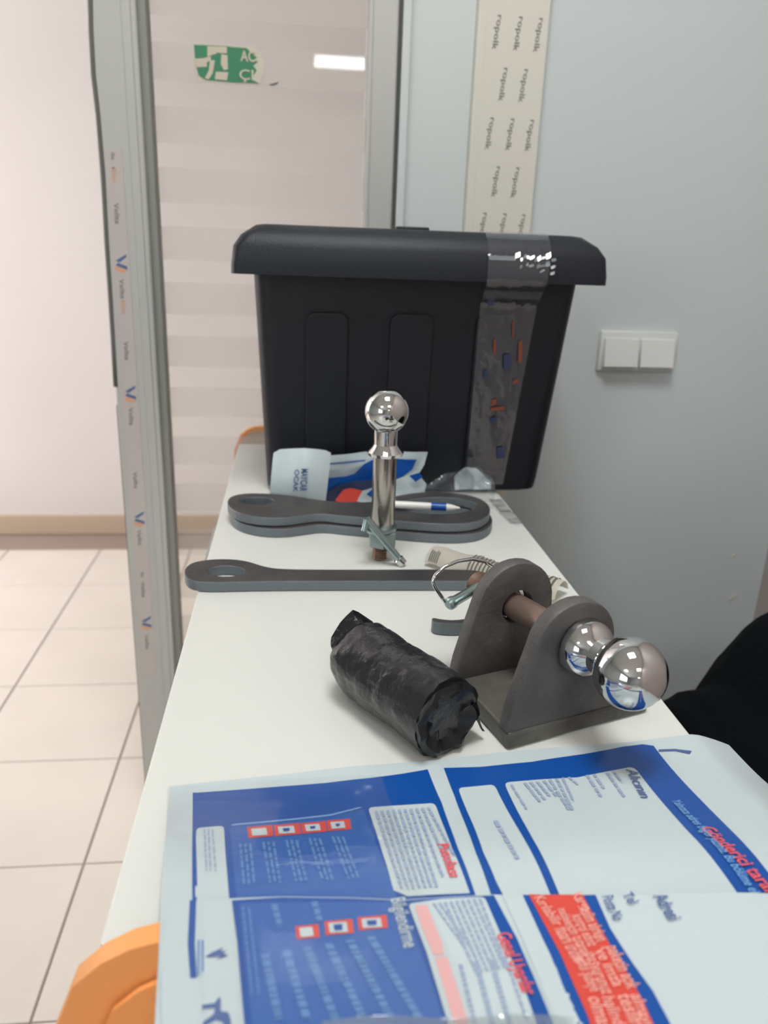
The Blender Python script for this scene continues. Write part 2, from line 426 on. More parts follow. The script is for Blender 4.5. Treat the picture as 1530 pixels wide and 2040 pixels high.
for P_ in ([(386, 117), (404, 116), (420, 112), (420, 120), (412, 124), (412, 133), (392, 134)],            # arm and coat side
           [(413, 92), (452, 93), (452, 106), (440, 106), (430, 104), (424, 109), (413, 113)],
           [(418, 120), (428, 120), (424, 145), (416, 158), (408, 156), (416, 140)],
           [(441, 108), (453, 110), (454, 138), (446, 140), (440, 128)], [(430, 143), (455, 144), (452, 160), (428, 158)]):
    poly(bm, [SP(*p, ys-.0002) for p in P_], Vector((0, .0004, 0)))
hd = SP(426, 101, ys-.0004)
poly(bm, [hd+Vector((.005*cos(a*pi/6), 0, .005*sin(a*pi/6))) for a in range(12)], Vector((0, .0004, 0)))
obj('running_figure', bm, M['signpale'], st, label='pale running figure of the sign, partly scratched off')
bm = bmesh.new()
a, b = SP(479, 121, ys-.0004), SP(477, 158, ys-.0004)
place_text('AC', a, RT, Vector((0, 0, 1)), .022, .014, .02, into=bm); place_text('ÇI', b, RT, Vector((0, 0, 1)), .021, .014, .01, into=bm)
obj('lettering', bm, M['signpale'], st)
bm = bmesh.new(); poly(bm, [SP(*p, ys+.001) for p in [(534, 169), (545, 166), (556, 163), (552, 168), (543, 171)]], Vector((0, .0006, 0)))
obj('torn_scrap', bm, M['inkblack'], label='tiny dark scrap on the glass, right of the green sticker', cat='scrap', base=SP(545, 167))

# ------------------------------------------------------------------ light switch
c0, c1 = ony(1197, 658, YP-.004), ony(1339, 741, YP-.004)
sx0, sx1, sz0, sz1 = c0.x, c1.x, c1.z, c0.z
sw = thing('light_switch', 'white double rocker light switch on the grey wall', 'light switch', ((sx0+sx1)/2, YP, sz0))
obj('cover_frame', mkbox(sx0, sx1, YP-.009, YP+.001, sz0, sz1, bev=.003), M['switch'], sw, smooth='angle')
mx = (sx0+sx1)/2
for a0, a1 in ((sx0+.007, mx-.0022), (mx+.0022, sx1-.007)):
    z0, z1 = sz0+.006, sz1-.012
    pts = [Vector((a0, YP-.009, z0)), Vector((a0, YP-.0215, z0+.003)), Vector((a0, YP-.012, z1)), Vector((a0, YP-.008, z1))]
    obj('rocker', prism(pts, Vector((a1-a0, 0, 0)), bev=.0012), M['switch'], sw)

# ------------------------------------------------------------------ desk
TX0, TX1, TY0, TY1 = -.097, .287, .308, 1.314
dk = thing('desk', 'long narrow white desk with a plain laminate top', 'desk', (.095, .8, 0))
obj('desk_top', mkbox(TX0, TX1, TY0, TY1, T-.025, T, bev=.0015), M['melamine'], dk)
bm = mkbox(TX0+.01, TX1-.01, .92, TY1-.01, .04, T-.0252); obj('cabinet_body', bm, M['edge'], dk)
obj('plinth', mkbox(TX0+.03, TX1-.03, .94, TY1-.02, 0, .0398), M['metal_leg'], dk)
for k in range(3):
    z0 = .06+.22*k
    d = obj('drawer', mkbox(TX0-.008, TX0+.0098, .93, TY1-.02, z0, z0+.21, bev=.002), M['edge'], dk)
    obj('drawer_handle', tube([(TX0-.008, 1.05, z0+.15), (TX0-.03, 1.05, z0+.15), (TX0-.03, 1.19, z0+.15), (TX0-.008, 1.19, z0+.15)], .004, 8), M['metal_leg'], d)
for x in (TX0+.02, TX1-.02):
    obj('leg', mkbox(x-.014, x+.014, .33, .358, 0, T-.0252, bev=.002), M['metal_leg'], dk)

# ------------------------------------------------------------------ chairs (orange shells)
def chair(name_label, yb, xl, xr, ztop, sgn, pad, wrap=.05, inset=.019):
    """yb: plane of the backrest at its middle; sgn: +1 when the seat points towards +Y"""
    xm = (xl+xr)/2; hw = (xr-xl)/2
    t = thing('chair', name_label, 'chair', (xm, yb, 0), None)
    def outline(r, inset=0):
        pts = []
        zb = .50
        W, Z = hw-inset, ztop-inset
        for k in range(9):
            a = pi - (pi/2)*k/8; pts.append((-W+r+r*cos(a), Z-r*.95+r*.95*sin(a)))
        for k in range(1, 9):
            a = pi/2 - (pi/2)*k/8; pts.append((W-r+r*cos(a), Z-r*.95+r*.95*sin(a)))
        return [(-W*.8, zb+inset)] + pts + [(W*.8, zb+inset)]
    def shell(r, inset, y0, y1):
        bm = bmesh.new(); ol = outline(r, inset)
        nx = 29; F = [];B2 = []
        zb = .50+inset
        for i in range(nx):
            s = -1+2*i/(nx-1)
            x = s*(hw-inset)
            # top height at this x from the rounded outline
            W, Z = hw-inset, ztop-inset
            ex = max(0, abs(x)-(W-r)); top = Z-r*.95 + r*.95*sqrt(max(0, 1-(ex/r)**2))
            cf, cb = [], []
            for j in range(9):
                z = zb + (top-zb)*j/8
                cur = sgn*(wrap*(s**4))*(1.0 if inset == 0 else .97)
                cf.append(bm.verts.new((xm+x, yb+cur+y0, z))); cb.append(bm.verts.new((xm+x, yb+cur+y1, z)))
            F.append(cf); B2.append(cb)
        for i in range(nx-1):
            for j in range(8):
                bm.faces.new((F[i][j], F[i+1][j], F[i+1][j+1], F[i][j+1])); bm.faces.new((B2[i][j], B2[i][j+1], B2[i+1][j+1], B2[i+1][j]))
            bm.faces.new((F[i][8], F[i+1][8], B2[i+1][8], B2[i][8])); bm.faces.new((F[i][0], B2[i][0], B2[i+1][0], F[i+1][0]))
        for j in range(8):
            bm.faces.new((F[0][j], F[0][j+1], B2[0][j+1], B2[0][j])); bm.faces.new((F[-1][j], B2[-1][j], B2[-1][j+1], F[-1][j+1]))
        return bm
    bk = obj('backrest', shell(.055, 0, -.006, .006), M['orange'], t, smooth='angle')
    obj('inner_shell', shell(.045, inset, -.0085, -.0055), M['beige'] if pad else M['orange'], bk, smooth='angle', label='beige upholstered pad' if pad else None)
    ya, yc = sorted((yb+sgn*.01, yb+sgn*.38))
    obj('seat', mkbox(xm-hw*.72, xm+hw*.72, ya, yc, .43, .46, bev=.01), M['beige'] if pad else M['orange'], t, smooth='angle')
    obj('back_support', mkbox(xm-.03, xm+.03, yb-.008-.0, yb+.008, .445, .52), M['metal_leg'], t)
    for sx in (-1, 1):
        for yy in (ya+.03, yc-.03):
            obj('leg', tube([(xm+sx*hw*.6, yy, .431), (xm+sx*hw*.66, yy, 0.001)], .011, 10), M['metal_leg'], t, smooth=True)
    return t
chair('orange moulded chair with its back against the near end of the desk', .3005, -.1175, .2575, .7745, -1, False, .012)
chair('orange rimmed beige chair standing behind the glass partition', 1.78, -.140, .27, .684, -1, True, .03, .010)

# ------------------------------------------------------------------ storage box
sb = thing('storage_box', 'black plastic storage box with lid, taped shut, on the far end of the desk', 'storage box', (.155, 1.15, T))
def ring(cx0, cx1, cy0, cy1, z, r, n=5):
    pts = []
    for (x, y, a0) in ((cx1-r, cy0+r, -pi/2), (cx1-r, cy1-r, 0), (cx0+r, cy1-r, pi/2), (cx0+r, cy0+r, pi)):
        for k in range(n+1):
            a = a0 + (pi/2)*k/n; pts.append(Vector((x+r*cos(a), y+r*sin(a), z)))
    return pts
def loft(rings):
    bm = bmesh.new(); V = [[bm.verts.new(p) for p in r] for r in rings]; n = len(V[0])
    for a, b in zip(V, V[1:]):
        for i in range(n): bm.faces.new((a[i], a[(i+1) % n], b[(i+1) % n], b[i]))
    bm.faces.new(V[0][::-1]); bm.faces.new(V[-1]); return bm
body = loft([ring(-.030, .333, 1.055, 1.285, T+.0005, .02), ring(-.040, .343, 1.042, 1.293, T+.006, .022), ring(-.041, .345, 1.040, 1.295, T+.02, .022),
             ring(-.053, .365, 1.018, 1.305, 1.055, .02)])
bd = obj('body', body, M['plastic'], sb, smooth='angle')
lid = loft([ring(-.078, .391, .990, 1.312, 1.048, .012), ring(-.078, .391, .990, 1.312, 1.058, .012), ring(-.075, .388, .992, 1.312, 1.080, .012),
            ring(-.066, .379, .998, 1.312, 1.093, .014), ring(-.049, .362, 1.012, 1.308, 1.1045, .018), ring(-.04, .352, 1.022, 1.298, 1.106, .018)])
ld = obj('lid', lid, M['plastic2'], sb, smooth='angle')
obj('lid_grip', mkbox(.125, .166, 1.03, 1.06, 1.1045, 1.1095, bev=.002), M['plastic2'], ld)
def front_y(z): return 1.040 - (z-(T+.02))/(1.055-T-.02)*.022
def rib(x0, x1, z1, proud=.006, r=.012):
    """raised panel with rounded top corners that follows the sloping front"""
    pts = [(x0, T+.03)]
    for k in range(6): a = pi-(pi/2)*k/5; pts.append((x0+r+r*cos(a), z1-r+r*sin(a)))
    for k in range(6): a = pi/2-(pi/2)*k/5; pts.append((x1-r+r*cos(a), z1-r+r*sin(a)))
    pts.append((x1, T+.03))
    return prism([Vector((x, front_y(z)-proud, z)) for x, z in pts], Vector((0, proud+.004, 0)), bev=.0016)
for a, b, z in ((.012, .066, 1.003), (.120, .176, 1.004), (.232, .286, 1.006)):
    obj('raised_panel', rib(a, b, z), M['plastic'], bd)
# clear packing tape running down lid and front
def tape_sheet(x0t, x1t, x0b, x1b, path, nx=22, amp=.0009):
    bm = bmesh.new(); rows = []
    for k, (y, z) in enumerate(path):
        f = k/(len(path)-1); row = []
        for i in range(nx+1):
            s = i/nx; x = (x0t+(x0b-x0t)*f)*(1-s) + (x1t+(x1b-x1t)*f)*s
            nn = noise.noise(Vector((x*55, z*40, 3.1)))*amp*1.2 + abs(noise.noise(Vector((x*140, z*90, 9))))*amp
            row.append(bm.verts.new((x, y-.0015-abs(nn), z)))
        rows.append(row)
    for a, b in zip(rows, rows[1:]):
        for i in range(nx): bm.faces.new((a[i], a[i+1], b[i+1], b[i]))
    return bm
path = [(1.035, 1.1078), (1.018, 1.1072), (1.009, 1.1015), (.9975, 1.0935), (.9915, 1.081), (.9895, 1.070), (.9885, 1.058), (.9885, 1.047)]
path += [(1.000, 1.036), (1.008, 1.028)] + [(front_y(z)-.005, z) for z in [1.02-.0075*k for k in range(34)]]
tp = obj('packing_tape', tape_sheet(.2335, .3145, .236, .290, path), M['tapeclear'], sb, smooth=True, label='wrinkled clear packing tape with glints')
cr = bmesh.new(); rng = random.Random(5); x = .2345  # added tape facets, tilted so they mirror the ceiling lamp as a glint
while x < .3135:
    w_ = rng.uniform(.0025, .0065) if x > .252 else .0165
    zc = 1.0745 + (0 if x < .252 else rng.uniform(-.0015, .003)); hh = .0050 if x < .252 else rng.uniform(.0022, .0062)
    for dz in ((0,) if x < .252 else (0, -.009, -.016)[:rng.choice((1, 2, 2, 3))]):
        z0 = zc+dz; k_ = .60+rng.uniform(-.06, .06); sh = .0 if x < .252 else rng.uniform(.001, .003)
        a = [Vector((x, .9862, z0)), Vector((x+w_, .9862, z0+sh)), Vector((x+w_, .9862+hh*k_, z0+hh+sh)), Vector((x, .9862+hh*k_, z0+hh))]
        poly(cr, a, Vector((0, .0008, -.0006)))
    x += w_ + (0 if x < .252 else rng.uniform(.0005, .002))
obj('tape_glint_facets', cr, M['tapeglint'], tp, kind='stuff', label='raised tape facets added on the lid edge to glint in the lamp')
bo, bb = bmesh.new(), bmesh.new()
for (x, y, dx, dy, m) in [(992, 815, 26, -10, 0), (1035, 700, 7, 40, 0), (985, 802, 10, -14, 0), (1020, 655, 3, 30, 0), (984, 690, 5, 26, 0), (1028, 760, 12, -10, 0), (985, 838, 14, 6, 1), (975, 600, 14, 14, 1), (1000, 905, 14, 20, 1), (968, 745, 8, 12, 1), (1010, 720, 14, 26, 1)]:
    q = [ony(x-dx/2, y-dy/2, front_y(.95)-.008), ony(x+dx/2, y-dy/2-3, front_y(.95)-.008), ony(x+dx/2, y+dy/2, front_y(.95)-.008), ony(x-dx/2, y+dy/2+3, front_y(.95)-.008)]
    for v in q: v.y = front_y(v.z)-.0105
    poly(bo if m == 0 else bb, q, Vector((0, .0004, 0)))
obj('orange_print', bo, M['ink_o'], tp, kind='stuff'); obj('navy_print', bb, M['ink_b'], tp, kind='stuff')

# ------------------------------------------------------------------ flat steel links
def PT(x, y, z): v = onz(x, y, z); return (v.x, v.y)
def resample(loop, n):
    P2 = [Vector((a[0], a[1], 0)) for a in loop]; P2.append(P2[0]); L = [0]
    for a, b in zip(P2, P2[1:]): L.append(L[-1]+(b-a).length)
    out = []
    for k in range(n):
        d = L[-1]*k/n; i = max(j for j in range(len(L)-1) if L[j] <= d)
        f = (d-L[i])/max(1e-9, L[i+1]-L[i]); q = P2[i].lerp(P2[i+1], f); out.append((q.x, q.y))
    return out
def smooth_loop(loop, it=1):
    for _ in range(it):
        o = []
        for i in range(len(loop)):
            a, b = loop[i], loop[(i+1) % len(loop)]
            o += [(a[0]*.75+b[0]*.25, a[1]*.75+b[1]*.25), (a[0]*.25+b[0]*.75, a[1]*.25+b[1]*.75)]
        loop = o
    return loop
def plate_multi(outer, holes, z0, z1, bev=.0012):
    """plate with any number of holes: filled top and bottom, walled sides"""
    bm = bmesh.new(); loops = [outer]+holes
    tops, bots = [], []
    for lp in loops:
        tops.append([bm.verts.new((x, y, z1)) for x, y in lp]); bots.append([bm.verts.new((x, y, z0)) for x, y in lp])
    for grp in (tops, bots):
        es = []
        for lp in grp:
            for i in range(len(lp)): es.append(bm.edges.new((lp[i], lp[(i+1) % len(lp)])))
        bmesh.ops.triangle_fill(bm, use_beauty=True, use_dissolve=False, edges=es)
    for t_, b_ in zip(tops, bots):
        n = len(t_)
        for i in range(n): bm.faces.new((t_[i], t_[(i+1) % n], b_[(i+1) % n], b_[i]))
    _mk(bm, faces=bm.faces)
    if bev:
        es = [e for e in bm.edges if len(e.link_faces) == 2 and abs(e.calc_face_angle(0)-pi/2) < .25 and abs(e.verts[0].co.z-e.verts[1].co.z) < 1e-5]
        bmesh.ops.bevel(bm, geom=es, offset=bev, segments=2, affect='EDGES', profile=.5)
    return bm
def ell(cx, cy, rx, ry, z, n=22): return [PT(cx+rx*cos(2*pi*k/n), cy+ry*sin(2*pi*k/n), z) for k in range(n)]
def link_faces(bm):
    """side faces get the sawn-edge material"""
    for f in bm.faces:
        f.material_index = 1 if abs(f.normal.z) < .4 else 0
    return bm
zt1 = T+.0115
mid = [(366, 1143), (370, 1128), (388, 1118), (425, 1113), (465, 1113), (497, 1118), (522, 1127), (556, 1133), (640, 1134), (760, 1134), (900, 1133), (960, 1136), (990, 1146), (975, 1158), (900, 1157), (760, 1157), (600, 1157), (500, 1158), (410, 1160), (378, 1156)]
lm = smooth_loop([PT(x, y, zt1) for x, y in mid], 2)
o = obj('steel_link', link_faces(plate_multi(lm, [ell(450, 1137, 37, 11, zt1)], T+.0005, zt1)), [M['steel'], M['steel_cut']], label='single flat steel link with an oval eye, across the middle of the desk', cat='steel link', base=(.03, .73, T), group='flat steel links', recalc=False)
back = [(452, 996), (462, 986), (491, 981), (535, 982), (580, 986), (637, 995), (690, 1000), (745, 999), (790, 986), (850, 978), (915, 981), (958, 991), (979, 1009), (972, 1029), (940, 1041), (880, 1043), (800, 1037), (738, 1031), (680, 1026), (636, 1021), (600, 1026), (560, 1031), (510, 1029), (472, 1020), (455, 1008)]
for lvl, (dx, dy, lab) in enumerate([(6, 3, 'lower of the two stacked steel links in front of the black box'), (0, 0, 'upper of the two stacked steel links in front of the black box')]):
    zz = T+.0115*(lvl+1)+.0005*lvl
    zz0 = T+.024
    lp = smooth_loop([PT(x+dx, y+dy, zz0) for x, y in back], 2)
    holes = [ell(512+dx, 996+dy, 34, 7.5, zz0), ell(872+dx, 1006+dy, 78, 17, zz0)]
    b2 = plate_multi(lp, holes, zz-.0112, zz)
    obj('steel_link', link_faces(b2), [M['steel'], M['steel_cut']], label=lab, cat='steel link', base=(.08, .93, T), group='flat steel links', recalc=False)
pc = [(860, 1229), (880, 1233), (905, 1235), (940, 1230), (975, 1222), (1000, 1226), (985, 1238), (940, 1241), (905, 1243), (872, 1241), (861, 1237)]
lp = smooth_loop([PT(x, y, T+.0125) for x, y in pc], 1)
obj('steel_link', link_faces(plate_multi(lp, [], T+.0005, T+.0125)), [M['steel'], M['steel_cut']], label='short curved steel bar end sticking out behind the hitch bracket', cat='steel link', base=(.15, .64, T), group='flat steel links', recalc=False)

# ------------------------------------------------------------------ upright tow ball
bx, by = .0938, .800
tb = thing('tow_ball', 'chrome tow ball pin standing upright in front of the black box', 'tow ball', (bx, by, T), 'chrome tow balls')
R = .0238
obj('ball', lathe((bx, by, T), (0, 0, 1), [(.128, .0125), (.1435, .0128)] + ballprof(.167, R, .0128, 0), 40), M['chrome'], tb, smooth='angle')
obj('collar', lathe((bx, by, T), (0, 0, 1), [(.1185, .0125), (.120, .0185), (.1235, .0197), (.1285, .0150), (.132, .0126)], 32), M['chrome'], tb, smooth='angle')
obj('shank', lathe((bx, by, T), (0, 0, 1), [(.036, .0115), (.038, .0128), (.1187, .0128)], 32), M['satin'], tb, smooth='angle')
thr = [(0.0005, .0058)]
for k in range(9): thr += [(.001+.0026*k, .0068), (.0023+.0026*k, .0080)]
thr += [(.0262, .0072)]
obj('thread', lathe((bx-.002, by, T), (0, 0, 1), thr, 24), M['copper'], tb, smooth='angle')
obj('nut', lathe((bx, by, T), (0, 0, 1), [(.0165, .0135), (.018, .0160), (.033, .0160), (.035, .0138)], 6), M['zinc'], tb)
obj('washer', lathe((bx-.001, by, T+.0355), (-.12, 0, 1), [(0, .0172), (.0026, .0172)], 30), M['zinc'], tb, smooth='angle')
q0, q1 = ony(731, 1034, by-.019), ony(798, 1117, by-.019)
q1.z = T+.0052
pn = obj('locking_pin', tube([q0, q0.lerp(q1, .5), q1], .0042, 12), M['zinc'], tb, smooth='angle')
obj('pin_head', lathe(q1, (q0-q1), [(-.004, .0035), (-.003, .0056), (.004, .0056), (.005, .0042)], 14), M['chrome'], pn, smooth='angle')
obj('pin_tip', tube([q0, q0+Vector((-.002, -.001, -.010)), q0+Vector((-.003, -.002, -.013))], .0035, 10), M['zinc'], pn, smooth='angle')

# ------------------------------------------------------------------ clevis hitch bracket with ball pin
phi = radians(19.0)
U = Vector((cos(phi), sin(phi), 0)); Nn = Vector((sin(phi), -cos(phi), 0)); Zv = Vector((0, 0, 1))
A0 = onz(1010, 1497, T); A0.z = T+.0005
def CL(u, n, z): return A0 + U*u + Nn*n + Zv*z
ch = thing('hitch_bracket', 'dark forged steel clevis bracket with two upright ears on the desk edge side', 'hitch bracket', CL(.06, -.045, 0))
bp = [(0, 0), (.128, 0), (.128, -.088), (0.004, -.088)]
obj('base_plate', prism([CL(u, n, 0) for u, n in bp], Zv*.014, bev=.0025), M['worn'], ch)
HU, HZ = .052, .068
def ear(n0, th):
    bm = bmesh.new(); pts = [(.0, .013), (.003, .03), (.0115, .06)]
    cu, cz, r = .0505, .0705, .0345
    for k in range(17):
        a = radians(170) - radians(172)*k/16; pts.append((cu+r*cos(a), cz+r*sin(a)))
    pts += [(.089, .035), (.094, .013)]
    K = 20; hole = [(HU+.0135*cos(2*pi*k/K), HZ+.0135*sin(2*pi*k/K)) for k in range(K)]
    lo = [(p, [bm.verts.new(CL(u, n0, z)) for u, z in p], [bm.verts.new(CL(u, n0-th, z)) for u, z in p]) for p in (pts, hole)]
    for side in (1, 2):
        es = []
        for l in lo:
            lp = l[side]
            for i in range(len(lp)): es.append(bm.edges.new((lp[i], lp[(i+1) % len(lp)])))
        bmesh.ops.triangle_fill(bm, use_beauty=True, edges=es)
    for l in lo:
        a, b = l[1], l[2]; n = len(a)
        for i in range(n): bm.faces.new((a[i], a[(i+1) % n], b[(i+1) % n], b[i]))
    _mk(bm, faces=bm.faces)
    es = [e for e in bm.edges if len(e.link_faces) == 2 and abs(e.calc_face_angle(0)-pi/2) < .3 and abs((e.verts[0].co-e.verts[1].co).dot(Nn)) < 1e-5]
    bmesh.ops.bevel(bm, geom=es, offset=.002, segments=2, affect='EDGES', profile=.5)
    return bm
obj('ear', ear(-.001, .013), M['cast'], ch, smooth='angle'); obj('ear', ear(-.074, .013), M['cast'], ch, smooth='angle')
# rust fleck inside the channel
obj('rust_fleck', prism([CL(u, n, .0138) for u, n in [(.045, -.02), (.062, -.017), (.066, -.026), (.052, -.034), (.043, -.028)]], Zv*.0006), M['copper'], ch)
# the ball pin through both ears
Pb = None
d = ray(1255, 1341); base = A0 + Nn*.044
tt = (base-CAM).dot(Nn)/d.dot(Nn); Pb = CAM + d*tt
Pe = CL(HU, -.07, HZ); Phole = CL(HU, 0, HZ)
ax = (Pe-Pb).normalized()
bpn = thing('ball_pin', 'chrome ball pin pushed through both ears of the hitch bracket', 'tow ball', Pb, 'chrome tow balls')
dist = (Pe-Pb).length
hole_d = (Phole-Pb).length
obj('ball', lathe(Pb, -ax, [(-.0235-.002, .0125)] + ballprof(0, R+.0002, .0128, 0, cap=.38), 44), M['chrome'], bpn, smooth='angle')
obj('collar', lathe(Pb, ax, [(.020, .0128), (hole_d-.0175, .0130), (hole_d-.0155, .0150), (hole_d-.0125, .0182), (hole_d-.0080, .0204), (hole_d-.0030, .0213), (hole_d-.0006, .0213), (hole_d-.0002, .0125)], 36), M['chrome'], bpn, smooth='angle')
obj('shaft', lathe(Pb, ax, [(hole_d-.001, .0105), (hole_d+.105, .0105)], 28), M['brown_pin'], bpn, smooth='angle')
obj('nut', lathe(Pb, ax, [(hole_d+.088, .0135), (hole_d+.089, .0165), (hole_d+.103, .0165), (hole_d+.105, .0140)], 6), M['zinc'], bpn)
thr = []
for k in range(9): thr += [(hole_d+.1055+.0026*k, .0098), (hole_d+.1068+.0026*k, .0112)]
obj('thread', lathe(Pb, ax, thr, 26), M['copper'], bpn, smooth='angle')
ce = Pb + ax*(hole_d+.1300)
lpr = lambda x, y, off: (lambda dd: CAM + dd*((A0+Nn*off-CAM).dot(Nn)/dd.dot(Nn)))(ray(x, y))
r0, r1 = lpr(892, 1205, -.105), lpr(985, 1152, -.122)
lk = obj('linch_pin', lathe(r0, r1-r0, [(0, .0035), (.002, .0052), (.006, .0052), (.008, .0042), ((r1-r0).length, .0042)], 16), M['zinc'], bpn, smooth='angle')
arc = [lpr(x, y, -.108-.0012*k) for k, (x, y) in enumerate([(893, 1209), (880, 1190), (867, 1170), (862, 1158), (868, 1145), (885, 1130), (910, 1119), (940, 1114), (965, 1118), (982, 1130)])]
obj('wire_ring', tube(arc, .0016, 8), M['chrome'], lk, smooth=True)

# ------------------------------------------------------------------ black taped roll
c_n = onz(888, 1428, T+.0285); c_f = onz(710, 1300, T+.0295)
RR = .0295
ax2 = (c_f-c_n); ax2.z = 0; Lr = ax2.length; ax2.normalize()
rl = thing('taped_roll', 'cylinder wrapped in shiny black tape, lying beside the hitch bracket', 'roll', (c_n.x, c_n.y, T))
bm = bmesh.new(); sd = Vector((-ax2.y, ax2.x, 0)); n = 48; m = 34; rings = []
for i in range(m+1):
    s = i/m*Lr; ring_ = []
    for k in range(n):
        a = 2*pi*k/n
        stepw = .0014*((s/Lr*4.6 + a/(2*pi)) % 1.0)
        r = RR - .0014 + stepw*.5 + .0026*noise.noise(Vector((cos(a)*1.6, sin(a)*1.6, s*22))) + .0012*noise.noise(Vector((a*5, s*60, 4))) + .0008*abs(noise.noise(Vector((a*9+s*60, s*25, 8))))
        if s > Lr*.9: r *= 1-.15*((s-Lr*.9)/(Lr*.1))**2
        p = c_n + ax2*s + sd*(r*cos(a)) + Zv*(r*sin(a)); p.z = max(p.z, T+.0006); ring_.append(bm.verts.new(p))
    rings.append(ring_)
for i in range(m):
    for k in range(n): bm.faces.new((rings[i][k], rings[i][(k+1) % n], rings[i+1][(k+1) % n], rings[i+1][k]))
bm.faces.new(rings[-1]); bm.faces.new(rings[0][::-1])
obj('wrapping', bm, M['tape_black'], rl, smooth='angle')
# the near end: tucked-in folds around a hollow
bm = bmesh.new(); rr = []
for j, (r, dp) in enumerate([(.0268, .0), (.0275, -.004), (.0235, -.0055), (.0165, -.001), (.008, .0035), (.002, .004)]):
    rg = []
    for k in range(n):
        a = 2*pi*k/n; f = .0016*sin(a*7+j)+.0009*sin(a*13+2*j)
        p = c_n + ax2*(dp+f*(.3 if j == 0 else 1)) + sd*(r*cos(a+.18*j)) + Zv*(r*sin(a+.18*j)); p.z = max(p.z, T+.0006); rg.append(bm.verts.new(p))
    rr.append(rg)
for a, b in zip(rr, rr[1:]):
    for k in range(n): bm.faces.new((a[k], a[(k+1) % n], b[(k+1) % n], b[k]))
bm.faces.new(rr[-1])
obj('folded_end', bm, M['tape_black2'], rl, smooth='angle', label='dark folded open end')
def flap(pts, mat_, parent, th=.0006):
    b = bmesh.new(); nrm = (pts[1]-pts[0]).cross(pts[2]-pts[0]).normalized(); return obj('tape_flap', prism(pts, nrm*th), mat_, parent)
# pinched tail standing up at the far end, loose flap at the near right
e = c_n + ax2*(Lr*.93)
bm = bmesh.new(); rows = []
for i in range(9):
    s = i/8; row = []
    for j in range(7):
        tt_ = j/6
        p = e + ax2*(.004+.010*tt_+.002*sin(3*s*pi)) + sd*(.024-.048*s)*(1-.15*tt_) + Zv*(RR*.80 - .026*abs(s-.5)*1.1 + tt_*.0125*(1-.5*abs(s-.6)))
        row.append(bm.verts.new(p+ax2*.0018*sin(9*s+4*tt_)))
    rows.append(row)
for a, b in zip(rows, rows[1:]):
    for j in range(6): bm.faces.new((a[j], a[j+1], b[j+1], b[j]))
bmesh.ops.solidify(bm, geom=bm.faces, thickness=.0018)
obj('pinched_tail', bm, M['tape_black'], rl, smooth='angle')
bm = bmesh.new(); rows = []
e = c_n - sd*RR*.65
for i in range(8):
    s = i/7; row = []
    for j in range(6):
        q = j/5
        p = c_n + ax2*(.012-.03*s*.6) - sd*(.020+.014*q) + Zv*(-.012 + .026*(1-q)*(1-.4*s) - .008*q + .003*sin(7*s+5*q))
        p.z = max(p.z, T+.0022); row.append(bm.verts.new(p))
    rows.append(row)
for a, b in zip(rows, rows[1:]):
    for j in range(5): bm.faces.new((a[j], a[j+1], b[j+1], b[j]))
bmesh.ops.solidify(bm, geom=bm.faces, thickness=.001)
obj('loose_flap', bm, M['tape_black2'], rl, smooth='angle')

# ------------------------------------------------------------------ curled paper label behind the bracket
la, lb = onz(862, 1112, T+.004), onz(1118, 1186, T+.004)
dl = (lb-la); dl.z = 0; LL = dl.length; dl.normalize(); sl = Vector((-dl.y, dl.x, 0))
def label_pt(s, q, lift=0):
    """s along 0..1, q across -1..1: a strip curled up into a half tube"""
    w = .019*(1-.12*abs(s-.5)); a = q*1.35; r = w/1.0
    return la + dl*(LL*s) + sl*(r*sin(a)) + Zv*(r*(cos(a)-cos(1.35))*1.0 + .0004 + lift)
bm = bmesh.new(); rows = [[bm.verts.new(label_pt(i/24, -1+2*j/10, .001*sin(i*.9))) for j in range(11)] for i in range(25)]
for a, b in zip(rows, rows[1:]):
    for j in range(10): bm.faces.new((a[j], a[j+1], b[j+1], b[j]))
bmesh.ops.solidify(bm, geom=bm.faces, thickness=.0005)
lb_ = obj('curled_label', bm, M['paper'], smooth='angle', label='curled white paper label with small print, lying behind the hitch bracket', cat='paper label', base=(la.x, la.y, T))
bm = bmesh.new()
def label_bar(s, q0, q1, ds):
    n_ = 5; a = [label_pt(s, q0+(q1-q0)*k/n_, .0012+.001*sin(s*24*.9)) for k in range(n_+1)]; b = [label_pt(s+ds, q0+(q1-q0)*k/n_, .0012+.001*sin(s*24*.9)) for k in range(n_+1)]
    for k in range(n_): bm.faces.new([bm.verts.new(v) for v in (a[k], a[k+1], b[k+1], b[k])])
for k in range(5): label_bar(.03+.016*k, -.95, -.35-.05*(k % 3), .008)
for g in range(9): label_bar(.34+.028*g, -.9, .85-.2*((g*7) % 3), .011)
for g in range(7): label_bar(.74+.034*g, -.9, .8-.2*((g*5) % 3), .014)
obj('small_print', bm, M['inkblack'], lb_, recalc=False, kind='stuff')
ROOT[lb_.name] = Vector((la.x, la.y, T))

